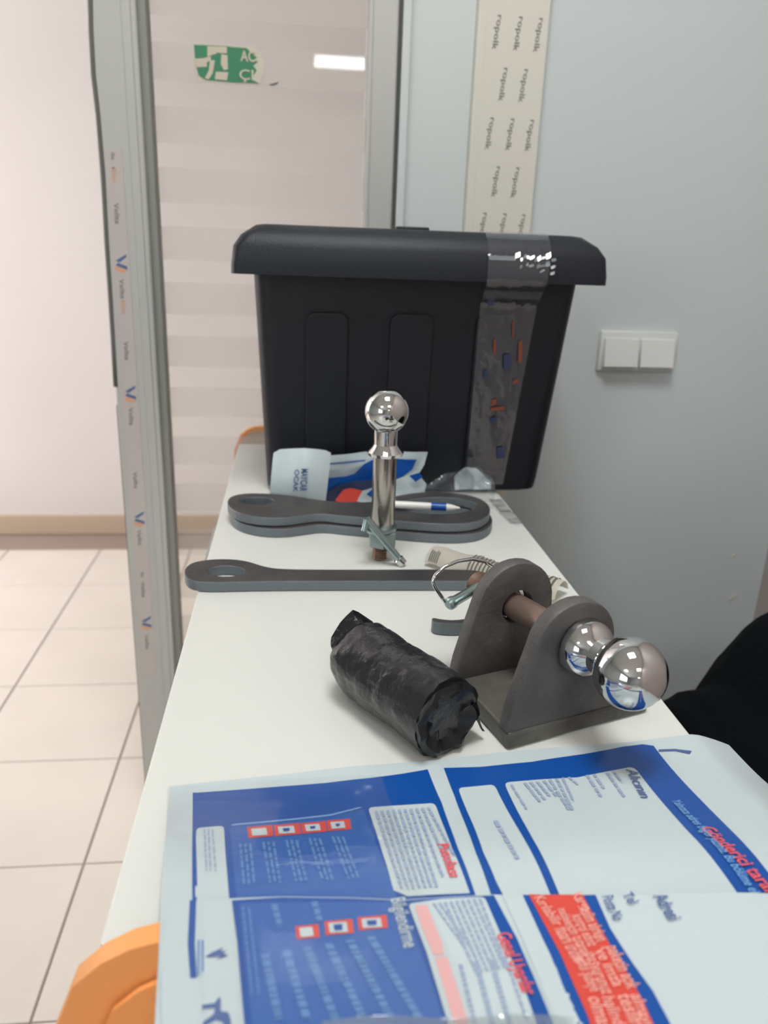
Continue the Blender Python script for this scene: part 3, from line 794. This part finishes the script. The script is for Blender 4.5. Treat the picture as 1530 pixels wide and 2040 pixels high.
# ------------------------------------------------------------------ courier bags in the foreground
def ss(a, b, x): t = min(1, max(0, (x-a)/(b-a))); return t*t*(3-2*t)
def zA(x, y):
    z = T+.0022 + .0016*ss(-.02, .06, x)*(sin(x*42+y*17)*.5+.5) + .0015*(sin(y*60+x*9)*.5+.5)*ss(.46, .42, y)
    z += .0165*ss(.43, .317, y)
    if x > TX1: z -= (x-TX1)*.35 + ((x-TX1)**2)*2
    return z
def zB(x, y): return zA(x, y) + .0045 + .0012*sin(x*30+1)
def drape(x, y, f):
    z = T
    for _ in range(8):
        p = onz(x, y, z); z = f(p.x, p.y)
    return Vector((p.x, p.y, z))
def drape_bm(bm, f, lift, step=.007):
    """cut a flat mesh into small pieces and lay it on the surface f"""
    xs = [v.co.x for v in bm.verts]; ysv = [v.co.y for v in bm.verts]
    if not xs: return bm
    for ax_, lo, hi in ((0, min(xs), max(xs)), (1, min(ysv), max(ysv))):
        c = math.ceil(lo/step)*step
        while c < hi:
            co = Vector((c, 0, 0)) if ax_ == 0 else Vector((0, c, 0)); no = Vector((1, 0, 0)) if ax_ == 0 else Vector((0, 1, 0))
            bmesh.ops.bisect_plane(bm, geom=bm.verts[:]+bm.edges[:]+bm.faces[:], plane_co=co, plane_no=no, dist=1e-6); c += step
    for v in bm.verts: v.co.z = f(v.co.x, v.co.y)+lift
    return bm
def flat(polys_px, f):
    bm = bmesh.new()
    for P_ in polys_px:
        pts = [drape(x, y, f) for x, y in P_]
        vs = [bm.verts.new((p.x, p.y, 0)) for p in pts]
        fc = bm.faces.new(vs)
    bmesh.ops.triangulate(bm, faces=bm.faces[:])
    for fc in bm.faces:
        fc.normal_update()
        if fc.normal.z < 0: fc.normal_flip()
    return bm
def rnd(pts, r=8, which=None):
    """round the corners of a pixel polygon"""
    out = []
    n_ = len(pts)
    for i, p in enumerate(pts):
        if which is not None and i not in which: out.append(p); continue
        a, b = Vector(pts[i-1]), Vector(pts[(i+1) % n_]); p = Vector(p)
        da = (a-p).normalized()*min(r, (a-p).length/2); db = (b-p).normalized()*min(r, (b-p).length/2)
        for t in (0, .25, .5, .75, 1): q = (p+da)*(1-t)**2 + p*2*t*(1-t) + (p+db)*t*t; out.append((q.x, q.y))
    return out
LIFT = [0]
def printed(name, polys, m, parent, f, layer, kind=None):
    if name in ('address_boxes', 'pink_strip', 'icon_red', 'icon_centre', 'icon_symbol') and len(polys) > 1:
        for q in polys: printed(name.replace('boxes', 'box'), [q], m, parent, f, layer)
        return
    obj(name, drape_bm(flat(polys, f), f, .0002+.0003*layer), M[m], parent, recalc=False, kind=kind)
def words(body, p0, p1, hpx, f, into, layer=3, bold=.01):
    """text from pixel p0 to pixel p1 along its baseline, with glyph tops hpx pixels to the side given by sign"""
    a, b = drape(*p0, f), drape(*p1, f); a.z = b.z = 0
    d_ = (b-a); L_ = d_.length; d_.normalize(); up_ = Vector((-d_.y, d_.x, 0))
    place_text(body, a, d_, up_, L_, hpx, bold, into=into)
def bag_sheet(corners, f, nx=60, ny=36, lift=0):
    """bilinear patch between 4 world corners (tl, tr, br, bl) laid on f"""
    bm = bmesh.new(); V = []
    for j in range(ny+1):
        row = []
        for i in range(nx+1):
            s, t = i/nx, j/ny
            p = corners[0]*(1-s)*(1-t)+corners[1]*s*(1-t)+corners[2]*s*t+corners[3]*(1-s)*t
            row.append(bm.verts.new((p.x, p.y, f(p.x, p.y)+lift)))
        V.append(row)
    for j in range(ny):
        for i in range(nx): bm.faces.new((V[j][i], V[j+1][i], V[j+1][i+1], V[j][i+1]))
    return bm
def solid(bm, t): return thicken(bm, (0, 0, t))
cA = [drape(338, 1566, zA), drape(1452, 1484, zA), None, None]
rowdir = (cA[1]-cA[0]); rowdir.z = 0
down = Vector((rowdir.y, -rowdir.x, 0)).normalized()
cA[3] = cA[0] + down*.245 + Vector((.006, 0, 0)); cA[2] = cA[1] + down*.225
ba = thing('courier_bag', 'rear courier bag, blue and white, with an empty white address form', 'courier bag', (.1, .37, T), 'courier bags in the foreground')
obj('sheet', bag_sheet(cA, zA), M['bagwhite'], ba, smooth=True, recalc=False)
obj('back_sheet', bag_sheet(cA, zA, 30, 18, -.0012), M['bagwhite'], ba, smooth=True, recalc=False)
# blue fields (two printed columns with a white stripe between them)
Ym = 1783
printed('blue_left_field', [[(385, 1580), (470, 1574), (560, 1567), (650, 1560), (740, 1550), (800, 1542), (852, 1533), (880, 1600), (912, 1690), (948, 1785), (948, 1850), (390, 1990), (381, 1940), (384, 1780)]], 'bagblue', ba, zA, 0)
printed('blue_right_field', [[(884, 1530), (960, 1528), (1060, 1518), (1160, 1503), (1240, 1488), (1280, 1483), (1302, 1486), (1405, 1603), (1560, 1778), (1560, 1830), (1000, 1830), (978, 1782), (948, 1700), (926, 1640), (905, 1585)]], 'bagblue', ba, zA, 0)
printed('address_boxes', [rnd([(391, 1651), (446, 1646), (449, 1700), (458, 1810), (476, 1955), (397, 1975), (389, 1780)], 9, (0, 1)),
                          rnd([(733, 1610), (866, 1601), (900, 1690), (936, 1781), (812, 1787), (784, 1775), (762, 1700)], 9, (0, 1)),
                          rnd([(912, 1571), (984, 1564), (1048, 1680), (1103, 1800), (1010, 1800), (988, 1757), (963, 1700), (943, 1645)], 9, (0, 1)),
                          rnd([(1003, 1560), (1150, 1550), (1262, 1528), (1368, 1655), (1475, 1790), (1121, 1800), (1060, 1670)], 12, (0, 2))], 'bagwhite', ba, zA, 1)
printed('instruction_panel', [rnd([(458, 1646), (560, 1637), (660, 1626), (724, 1612), (752, 1690), (790, 1790), (790, 1850), (478, 1870), (468, 1760)], 8, (0, 3))], 'bagblue2', ba, zA, 1)
printed('panel_outline', [[(462, 1644), (560, 1635), (660, 1624), (716, 1610), (722, 1611), (660, 1627), (560, 1638), (462, 1647)]], 'bagline', ba, zA, 2)
def icons(lst, parent, f):
    printed('icon_red', [[(x0, y0), (x1, y0-(x1-x0)*.09), (x1+3, y1-(x1-x0)*.09), (x0+3, y1)] for x0, x1, y0, y1 in lst], 'bagred', parent, f, 2)
    printed('icon_centre', [[(x0+8, y0+4), (x1-12, y0+2), (x1-9, y1-6), (x0+11, y1-4)] for x0, x1, y0, y1 in lst], 'bagwhite', parent, f, 3)
    printed('icon_symbol', [[(x0+18, y0+8), (x1-20, y0+7), (x1-20, y1-9), (x0+20, y1-8)] for x0, x1, y0, y1 in lst[1:]], 'bagblue', parent, f, 4)
icons([(492, 542, 1650, 1672), (545, 597, 1646, 1668), (599, 648, 1642, 1663), (650, 697, 1637, 1658)], ba, zA)
def greek(rows, m, name, parent, f, layer=3, seed=1):
    """illegible small print: broken bars. rows: (x0,y0,x1,y1,width px)"""
    rng = random.Random(seed); P_ = []
    for (x0, y0, x1, y1, wd) in rows:
        L_ = math.hypot(x1-x0, y1-y0); dx, dy = (x1-x0)/L_, (y1-y0)/L_; s = 0
        while s < L_:
            e_ = min(L_, s+rng.uniform(6, 17))
            P_.append([(x0+dx*s, y0+dy*s), (x0+dx*e_, y0+dy*e_), (x0+dx*e_+wd, y0+dy*e_-wd*.12), (x0+dx*s+wd, y0+dy*s-wd*.12)]); s = e_+rng.uniform(2.0, 3.5)
    printed(name, P_, m, parent, f, layer, 'stuff')
greek([(746+11.5*k, 1619-.8*k, 746+11.5*k+52, 1775-.8*k-(0 if k < 7 else 20*(k-6)), 6) for k in range(10)], 'greek', 'small_print', ba, zA, 3, 2)
greek([(406, 1655, 410, 1738, 3), (414, 1655, 418, 1738, 3), (422, 1655, 428, 1738, 3)], 'greek', 'address_lines', ba, zA, 3, 3)
greek([(470+k*46+d_, 1684-3.6*k, 478+k*52+d_, 1765-3*k, 5) for k in range(5) for d_ in (6, 16, 26)], 'greekblue', 'panel_print', ba, zA, 3, 4)
greek([(1016, 1566, 1046, 1615, 5), (1042, 1562, 1072, 1600, 6), (1054, 1561, 1082, 1596, 6), (1067, 1560, 1092, 1590, 6), (1080, 1558, 1106, 1590, 6), (1092, 1556, 1130, 1616, 6), (1105, 1554, 1138, 1618, 6), (1118, 1552, 1140, 1600, 5), (1130, 1551, 1148, 1566, 5),
       (1166, 1547, 1194, 1590, 6), (1180, 1545, 1200, 1574, 6), (1206, 1542, 1240, 1590, 6), (1220, 1540, 1236, 1562, 5)], 'greek', 'form_print', ba, zA, 3, 5)
greek([(982, 1638, 1026, 1714, 9)], 'greek', 'serial_number', ba, zA, 3, 6)
bm = bmesh.new(); words('Alıcının', (1246, 1535), (1276, 1592), .0075, zA, bm); obj('box_heading', drape_bm(bm, zA, .0013), M['bagtextblue'], ba, recalc=False)
bm = bmesh.new(); words('Gönderici tarafı', (1394, 1652), (1530, 1787), .0085, zA, bm, bold=.02); obj('red_heading', drape_bm(bm, zA, .0013), M['bagredtext'], ba, recalc=False)
bm = bmesh.new(); words('Yalnızca adres bilgisi yazınız. Bu bölüme ek', (1336, 1597), (1498, 1788), .0062, zA, bm); obj('white_line', drape_bm(bm, zA, .0013), M['bagcyan'], ba, recalc=False)
bm = bmesh.new(); words('Pusulası', (871, 1685), (896, 1751), .0065, zA, bm, bold=.02); obj('red_title', drape_bm(bm, zA, .0013), M['bagredtext'], ba, recalc=False)
printed('pen_stroke', [[(1312, 1494), (1345, 1493), (1378, 1497), (1374, 1503), (1345, 1497), (1312, 1498)]], 'bagtextblue', ba, zA, 1)
printed('left_rule', [[(399, 1942), (384, 1950), (384, 1580), (388, 1580)]], 'bagblue', ba, zA, 1)

# front bag on top of it
cB = [drape(846, 1789, zB), drape(1600, 1779, zB), None, None]
bb_ = thing('courier_bag', 'front courier bag with a red warning band, lying on top of the rear bag', 'courier bag', (.15, .28, T), 'courier bags in the foreground')
B0, B1 = drape(330, 1835, zB), drape(1600, 1779, zB)
tl = drape(795, 1790, zB)
corners = [drape(360, 1812, zB), drape(1590, 1780, zB), drape(1800, 2230, zB), drape(330, 2190, zB)]
def cutsheet(px, f, lift): return drape_bm(flat([px], f), f, lift, .01)
edgeB = [(338, 1796), (450, 1790), (560, 1786), (700, 1788), (800, 1793), (900, 1786), (985, 1782), (1250, 1783), (1590, 1783), (1800, 2200), (333, 2190), (322, 2040), (320, 1900)]
sB = obj('sheet', cutsheet(edgeB, zB, 0), M['bagwhite'], bb_, smooth=True, recalc=False)
printed('blue_left_field', [[(462, 1794), (560, 1788), (700, 1790), (800, 1795), (900, 1788), (984, 1784), (1030, 1870), (1063, 1945), (1090, 2010), (1130, 2110), (1150, 2180), (500, 2190), (483, 2000), (473, 1880)]], 'bagblue', bb_, zB, 0)
printed('blue_edge_rule', [[(378, 1794), (391, 1793), (388, 1880), (392, 1948), (379, 1950), (374, 1880)]], 'bagblue', bb_, zB, 0)
printed('instruction_panel', [rnd([(476, 1800), (795, 1798), (820, 1850), (850, 1930), (885, 2040), (912, 2140), (520, 2180), (497, 2000)], 8, (0, 1))], 'bagblue2', bb_, zB, 1)
printed('address_boxes', [rnd([(813, 1803), (880, 1793), (965, 1789), (1000, 1870), (1040, 1960), (1068, 2040), (1095, 2140), (925, 2150), (892, 2040), (850, 1900)], 9, (0, 2)),
                          [(402, 1794), (458, 1794), (470, 1880), (474, 1950), (476, 2110), (412, 2110), (404, 1960)]], 'bagwhite', bb_, zB, 2)
printed('white_gap', [[(1000, 1784), (1042, 1784), (1080, 1870), (1130, 1970), (1160, 2040), (1190, 2120), (1135, 2120), (1100, 2020), (1040, 1870)]], 'bagwhite', bb_, zB, 1)
printed('blue_band', [[(1040, 1784), (1186, 1784), (1215, 1850), (1260, 1920), (1300, 1975), (1340, 2050), (1380, 2140), (1175, 2140), (1140, 2010), (1090, 1890)]], 'bagblue', bb_, zB, 1)
printed('red_warning_band', [[(1053, 1784), (1160, 1784), (1195, 1850), (1240, 1925), (1280, 1995), (1305, 2050), (1330, 2120), (1200, 2130), (1172, 2030), (1115, 1900), (1080, 1835)]], 'bagred', bb_, zB, 2)
icons([(588, 634, 1848, 1874), (646, 702, 1838, 1866), (712, 770, 1830, 1856)], bb_, zB)
printed('pink_strip', [[(826, 1808), (850, 1806), (880, 1880), (884, 1905), (864, 1907), (840, 1850)], [(866, 1912), (890, 1909), (912, 1975), (932, 2040), (950, 2120), (925, 2125), (898, 2020)]], 'bagpink', bb_, zB, 3)
greek([(860+11.5*k, 1803-1.2*k, 860+11.5*k+62 if k < 8 else 860+11.5*k+55, 1945-1.5*k if k > 1 else 1890, 6) for k in range(9)], 'greek', 'small_print', bb_, zB, 3, 11)
greek([(912, 1925, 958, 2110, 9), (942, 1920, 990, 2100, 11), (972, 1915, 1022, 2090, 11), (1002, 1910, 1048, 2040, 6)], 'greek', 'small_print', bb_, zB, 3, 12)
greek([(520+k*42, 1905-7*k, 548+k*56, 2035, 16) for k in range(6)], 'greekblue', 'panel_print', bb_, zB, 3, 13)
greek([(482, 1810, 500, 1985, 4), (494, 1812, 514, 1985, 4), (540, 1805, 552, 1850, 12), (620, 1800, 632, 1840, 12)], 'greekblue', 'panel_print', bb_, zB, 3, 14)
bm = bmesh.new()
rows = [((1063, 1792), (1104, 1850), 'Kırılabilir', .006), ((1110, 1815), (1128, 1850), 'maddeler', .005), ((1138, 1786), (1162, 1820), 'Kargo', .006), ((1152, 1812), (1190, 1880), 'teslim alırken', .0065),
        ((1104, 1855), (1146, 1925), 'hasarlı ürünler', .0075), ((1128, 1850), (1160, 1910), 'için tutanak', .006), ((1138, 1828), (1172, 1890), 'kontrol ediniz', .006),
        ((1142, 1908), (1176, 1980), 'yetkili şubeye', .0065), ((1164, 1905), (1200, 1985), 'başvurunuz', .0065), ((1184, 1895), (1222, 1970), 've imza', .006), ((1206, 1890), (1250, 1975), 'paketin açık', .007),
        ((1170, 1990), (1195, 2060), 'olması', .007), ((1198, 1990), (1228, 2060), 'halinde', .006), ((1228, 1985), (1262, 2060), 'teslim', .007), ((1255, 1985), (1285, 2060), 'almayın', .006)]
for a, b, s, h in rows: words(s, a, b, h, zB, bm, bold=.02)
obj('warning_text', drape_bm(bm, zB, .0013), M['bagredwords'], bb_, recalc=False)
bm = bmesh.new(); words('Genel Uyarılar', (988, 1864), (1043, 1987), .0072, zB, bm, bold=.02); obj('red_title', drape_bm(bm, zB, .0013), M['bagredtext'], bb_, recalc=False)
bm = bmesh.new(); words('Bilgilendirme', (778, 1795), (805, 1893), .0075, zB, bm); obj('panel_title', drape_bm(bm, zB, .0013), M['bagwhite'], bb_, recalc=False)
bm = bmesh.new(); words('Posta No', (1198, 1790), (1222, 1838), .0062, zB, bm, bold=.01); words('Tel', (1238, 1786), (1254, 1806), .006, zB, bm); words('Adresi', (1300, 1788), (1332, 1838), .0075, zB, bm, bold=.015)
obj('form_headings', drape_bm(bm, zB, .0013), M['bagtextblue'], bb_, recalc=False)
# bird-like emblem and large letters in the narrow left box
printed('emblem', [[(409, 1909), (424, 1900), (445, 1891), (440, 1899), (452, 1897), (444, 1904), (456, 1906), (446, 1911), (432, 1915), (440, 1908), (425, 1910), (416, 1911)]], 'bagtextblue', bb_, zB, 3)
printed('emblem_lines', [[(394, 1876), (398, 1876), (397, 1946), (393, 1946)], [(402, 1876), (406, 1876), (406, 1938), (402, 1940)]], 'greekblue', bb_, zB, 3)
printed('big_letters', [[(402, 2006), (428, 2002), (436, 1990), (440, 1992), (440, 2018), (455, 2020), (460, 2035), (462, 2060), (448, 2060), (444, 2040), (430, 2036), (406, 2050), (404, 2040), (426, 2024), (428, 2012), (404, 2014)]], 'bagtextblue', bb_, zB, 3)
# clear document pouch over the left part, with a curled near edge
def zP(x, y):
    z = zB(x, y)+.0024
    z += .0022*math.exp(-((y-.325)/.006)**2)*ss(.16, .02, x)
    return z
pc_ = [(333, 1568), (500, 1556), (700, 1545), (760, 1545), (795, 1640), (850, 1790), (900, 1900), (945, 2040), (960, 2130), (330, 2190), (318, 2040), (316, 1840), (330, 1700)]
po = thing('document_pouch', 'clear glossy plastic pouch lying over the left part of the courier bags', 'plastic pouch', (.0, .36, T))
obj('film', cutsheet(pc_, zP, 0), M['clear'], po, smooth=True, recalc=False)
# the lip of the pouch rolls up towards the viewer
l0, l1 = drape(640, 2046, zP), drape(1130, 2038, zP)
bm = bmesh.new(); rows = []
for i in range(31):
    s = i/30; c = l0.lerp(l1, s); row = []
    for k in range(9):
        a = -.4+2.6*k/8; r = .0085*(1+.35*sin(s*9))*(.55+.45*sin(pi*s))
        row.append(bm.verts.new((c.x, c.y-r*sin(a), c.z+r*(1-cos(a))+.0006)))
    rows.append(row)
for a, b in zip(rows, rows[1:]):
    for k in range(8): bm.faces.new((a[k], a[k+1], b[k+1], b[k]))
obj('curled_lip', bm, M['clear2'], po, smooth=True)

# ------------------------------------------------------------------ clutter in front of the black box
wb_ = thing('white_mailer', 'folded white mailer with blue print, left of the pile before the black box', 'mailer', (.0, 1.0, T))
yw = .985
def W(x, y, Y): return ony(x, y, Y)
bm = bmesh.new(); rows = []
topx = [(556, 906), (566, 899), (585, 897), (605, 896), (625, 897), (640, 899), (649, 904)]
botx = [(538, 985), (555, 988), (575, 990), (595, 991), (612, 992), (626, 992), (642, 993)]
for k in range(7):
    t_, b_ = W(*topx[k], yw+.004*abs(k-3)), W(*botx[k], yw+.004*abs(k-3)-.006); b_.z = T+.0008
    rows.append([t_.lerp(b_, j/8)+Vector((0, -.010*sin(pi*j/8), 0)) for j in range(9)])
for off in (0, 1):
    pass
V = [[bm.verts.new(p) for p in r] for r in rows]
for a, b in zip(V, V[1:]):
    for j in range(8): bm.faces.new((a[j], b[j], b[j+1], a[j+1]))
_mk(bm, faces=bm.faces); bmesh.ops.solidify(bm, geom=bm.faces[:], thickness=.010)
for v in bm.verts: v.co.z = max(v.co.z, T+.0006)
obj('pack', bm, M['bagwhite'], wb_, smooth='angle')
bm = bmesh.new()
p0, p1 = W(607, 934, yw-.0245), W(602, 992, yw-.0245)
place_text('MAYCAR', p0+Vector((-.004, 0, 0)), (p1-p0), RT, .030, .009, .02, into=bm)
place_text('OCAK', p0+Vector((-.0125, 0, -.001)), (p1-p0), RT, .030, .006, .02, into=bm)
obj('blue_lettering', bm, M['bagtextblue'], wb_)
# crumpled courier bag
cb = thing('crumpled_courier_bag', 'crumpled white, blue and red courier bag in front of the black box', 'courier bag', (.1, 1.0, T))
def patch(name, px, Y0, dy, m, th=.0015, lean=.0, parent=cb, crump=.004):
    """upright piece of bag: polygon in the plane Y0, leaning and crumpled"""
    pts = [W(x, y, Y0) for x, y in px]
    bm = bmesh.new(); fc = bm.faces.new([bm.verts.new(p) for p in pts]); bmesh.ops.triangulate(bm, faces=bm.faces[:])
    for ax_, no in ((0, Vector((1, 0, 0))), (2, Vector((0, 0, 1)))):
        vals = [v.co[ax_] for v in bm.verts]; c = math.ceil(min(vals)/.006)*.006
        while c < max(vals):
            co = Vector((0, Y0, 0)); co[ax_] = c
            bmesh.ops.bisect_plane(bm, geom=bm.verts[:]+bm.edges[:]+bm.faces[:], plane_co=co, plane_no=no, dist=1e-6); c += .006
    for v in bm.verts:
        v.co.z = max(v.co.z, T+.0006)
        v.co.y += dy*0 + lean*(v.co.z-T) + crump*noise.noise(Vector((v.co.x*35, v.co.z*45, Y0*70)))
    thicken(bm, (0, th, 0))
    return obj(name, bm, M[m], parent, smooth='angle')
patch('white_panel', [(638, 910), (740, 900), (852, 901), (846, 925), (832, 950), (800, 985), (640, 995)], 1.010, 0, 'bagwhite')
patch('blue_rule', [(645, 923), (700, 919), (728, 916), (728, 919), (700, 922), (645, 926)], 1.004, 0, 'bagtextblue', .0006)
patch('blue_field', [(641, 952), (690, 949), (706, 944), (725, 925), (745, 914), (830, 916), (822, 935), (800, 950), (760, 966), (700, 976), (650, 986), (641, 990)], 1.002, 0, 'bagblue', .001)
patch('dark_fold', [(648, 985), (668, 970), (700, 960), (740, 958), (760, 975), (720, 1000), (650, 1000)], .996, 0, 'ink_b', .001)
patch('red_band', [(668, 996), (685, 976), (700, 973), (722, 978), (712, 1000), (672, 1000)], .988, 0, 'bagred', .001, crump=.002)
patch('white_fold', [(712, 1000), (722, 978), (745, 972), (790, 955), (830, 940), (850, 965), (840, 1005), (760, 1008)], .985, 0, 'bagwhite', .001, crump=.006)
patch('blue_corner', [(815, 948), (835, 942), (842, 950), (828, 960)], .978, 0, 'bagblue', .001, crump=.001)
patch('blue_corner', [(730, 985), (745, 972), (752, 980), (742, 992)], .976, 0, 'bagblue', .001, crump=.001)
# scrap of paper sticking out from under the links
bm = flat([[(615, 1040), (690, 1042), (700, 1050), (655, 1052), (625, 1046)]], lambda x, y: T+.0006)
for v in bm.verts: v.co.z = T+.0006
obj('paper_scrap', solid(bm, .0004), M['paper'], label='small white paper scrap under the stacked steel links', cat='paper scrap', base=(.03, .9, T))
# clear plastic bag with glints on the right
cp = thing('clear_plastic_bag', 'crumpled clear plastic bag between the steel links and the black box', 'plastic bag', (.22, .98, T))
def crumple(px0, px1, py0, py1, Y0, hfun, m, name, amp=.01, n1=26, n2=14, seed=0):
    bm = bmesh.new(); V = []
    for i in range(n1+1):
        s = i/n1; row = []
        for j in range(n2+1):
            q = j/n2; top = hfun(s); x = px0+(px1-px0)*s; y = py1-(py1-top)*q
            p = W(x, y, Y0); nn = noise.noise(Vector((p.x*48+seed, p.z*40, 2)))
            p.y += amp*nn + .03*(q-.5)*0; p.z = max(p.z, T+.0008); row.append(bm.verts.new(p))
        V.append(row)
    for a, b in zip(V, V[1:]):
        for j in range(n2): bm.faces.new((a[j], a[j+1], b[j+1], b[j]))
    _mk(bm, faces=bm.faces)
    return obj(name, bm, m, cp, smooth=True)
interp = lambda s, P_: next(P_[k][1]+(P_[k+1][1]-P_[k][1])*(s-P_[k][0])/(P_[k+1][0]-P_[k][0]) for k in range(len(P_)-1) if s <= P_[k+1][0]+1e-9)
crumple(832, 985, 0, 1002, .972, lambda s: interp(s, [(0, 985), (.1, 968), (.35, 945), (.62, 930), (.8, 930), (1, 962)]), M['clear2'], 'film', .012)
crumple(905, 978, 0, 975, .974, lambda s: interp(s, [(0, 948), (.3, 930), (.6, 932), (1, 960)]), M['bagwhite'], 'white_corner', .008, 14, 8, 5)
crumple(838, 965, 0, 1006, .966, lambda s: interp(s, [(0, 1000), (.3, 985), (.7, 982), (1, 1000)]), M['clear2'], 'film', .012, seed=9)
t0 = [drape(x, y, lambda a, b: T+.001) for x, y in [(990, 996), (1000, 1010), (1014, 1026), (1034, 1047)]]
bm = bmesh.new(); V = []
for i in range(13):
    s = i/12*3; k = min(2, int(s)); p = t0[k].lerp(t0[k+1], s-k)
    V.append([bm.verts.new(p+Vector((dx, 0, .001+.006*abs(noise.noise(Vector((i*.7, dx*300, 1)))))+Vector((0, 0, 0)))) if False else bm.verts.new(p+Vector((dx, 0, .001+.006*abs(noise.noise(Vector((i*.7, dx*300, 1))))))) for dx in (-.012, -.006, 0, .006)])
for a, b in zip(V, V[1:]):
    for j in range(3): bm.faces.new((a[j], a[j+1], b[j+1], b[j]))
obj('tail', bm, M['clear2'], cp, smooth=True)
# marker pen lying inside the ring of the links
pa, pb = onz(748, 1003, T+.030), onz(916, 1012, T+.030)
pn_ = thing('marker_pen', 'white pen with a blue band lying across the steel links', 'pen', ((pa+pb)/2))
dpn = (pb-pa); Lp = dpn.length
obj('barrel', lathe(pa, dpn, [(0, .0035), (.001, .0046), (Lp*.66, .0046)], 20), M['edge'], pn_, smooth='angle')
obj('blue_band', lathe(pa, dpn, [(Lp*.66, .0050), (Lp*.84, .0050)], 20), M['bagblue'], pn_, smooth='angle')
obj('tip', lathe(pa, dpn, [(Lp*.84, .0046), (Lp*.9, .0038), (Lp, .001)], 20), M['edge'], pn_, smooth='angle')

# ------------------------------------------------------------------ black garment to the right of the desk
OUT = [(1312, 1392), (1322, 1374), (1345, 1368), (1365, 1360), (1378, 1350), (1400, 1343), (1425, 1334), (1440, 1322), (1455, 1300), (1475, 1277), (1500, 1252), (1530, 1226), (1580, 1190), (1640, 1165), (1700, 1150)]
yg = .86
op = [ony(x, y, yg) for x, y in OUT]
def ztop(x):
    if x <= op[0].x: return op[0].z
    for a, b in zip(op, op[1:]):
        if x <= b.x: return a.z+(b.z-a.z)*(x-a.x)/(b.x-a.x)
    return op[-1].z
bm = bmesh.new(); V = []; nx, nth = 90, 60
x0, x1 = .300, .885
for i in range(nx+1):
    s = i/nx; x = x0+(x1-x0)*s; zt_ = ztop(max(x, op[0].x)); row = []
    dep = (.035+.17*ss(0, .55, s))*(1 if s < .97 else .9)
    if i == 0 or i == nx: dep *= .5
    for k in range(nth):
        a = 2*pi*k/nth; cy, sy = cos(a), sin(a)
        y = .86-.12*ss(0, .5, s) + dep*(abs(cy)**.85)*(1 if cy > 0 else -1)*1.0
        if sy >= 0: z = zt_-.12+.12*sy
        else: z = (zt_-.12)*(1+sy)
        f = noise.noise(Vector((x*16, y*14, z*5)))*.018 + noise.noise(Vector((x*70, y*70, z*40)))*.004
        if sy > .9: f *= .25
        row.append(bm.verts.new((x+(f*.3 if 0 < i < nx else 0), y+f*(1 if cy > 0 else -1), max(.001, z-abs(f)*.4))))
    V.append(row)
for a, b in zip(V, V[1:]):
    for k in range(nth): bm.faces.new((a[k], a[(k+1) % nth], b[(k+1) % nth], b[k]))
bm.faces.new(V[0][::-1]); bm.faces.new(V[-1])
obj('black_coat', bm, M['fabric'], smooth=True, label='black fabric garment draped in a heap right of the desk', cat='coat', base=(.6, .78, 0))
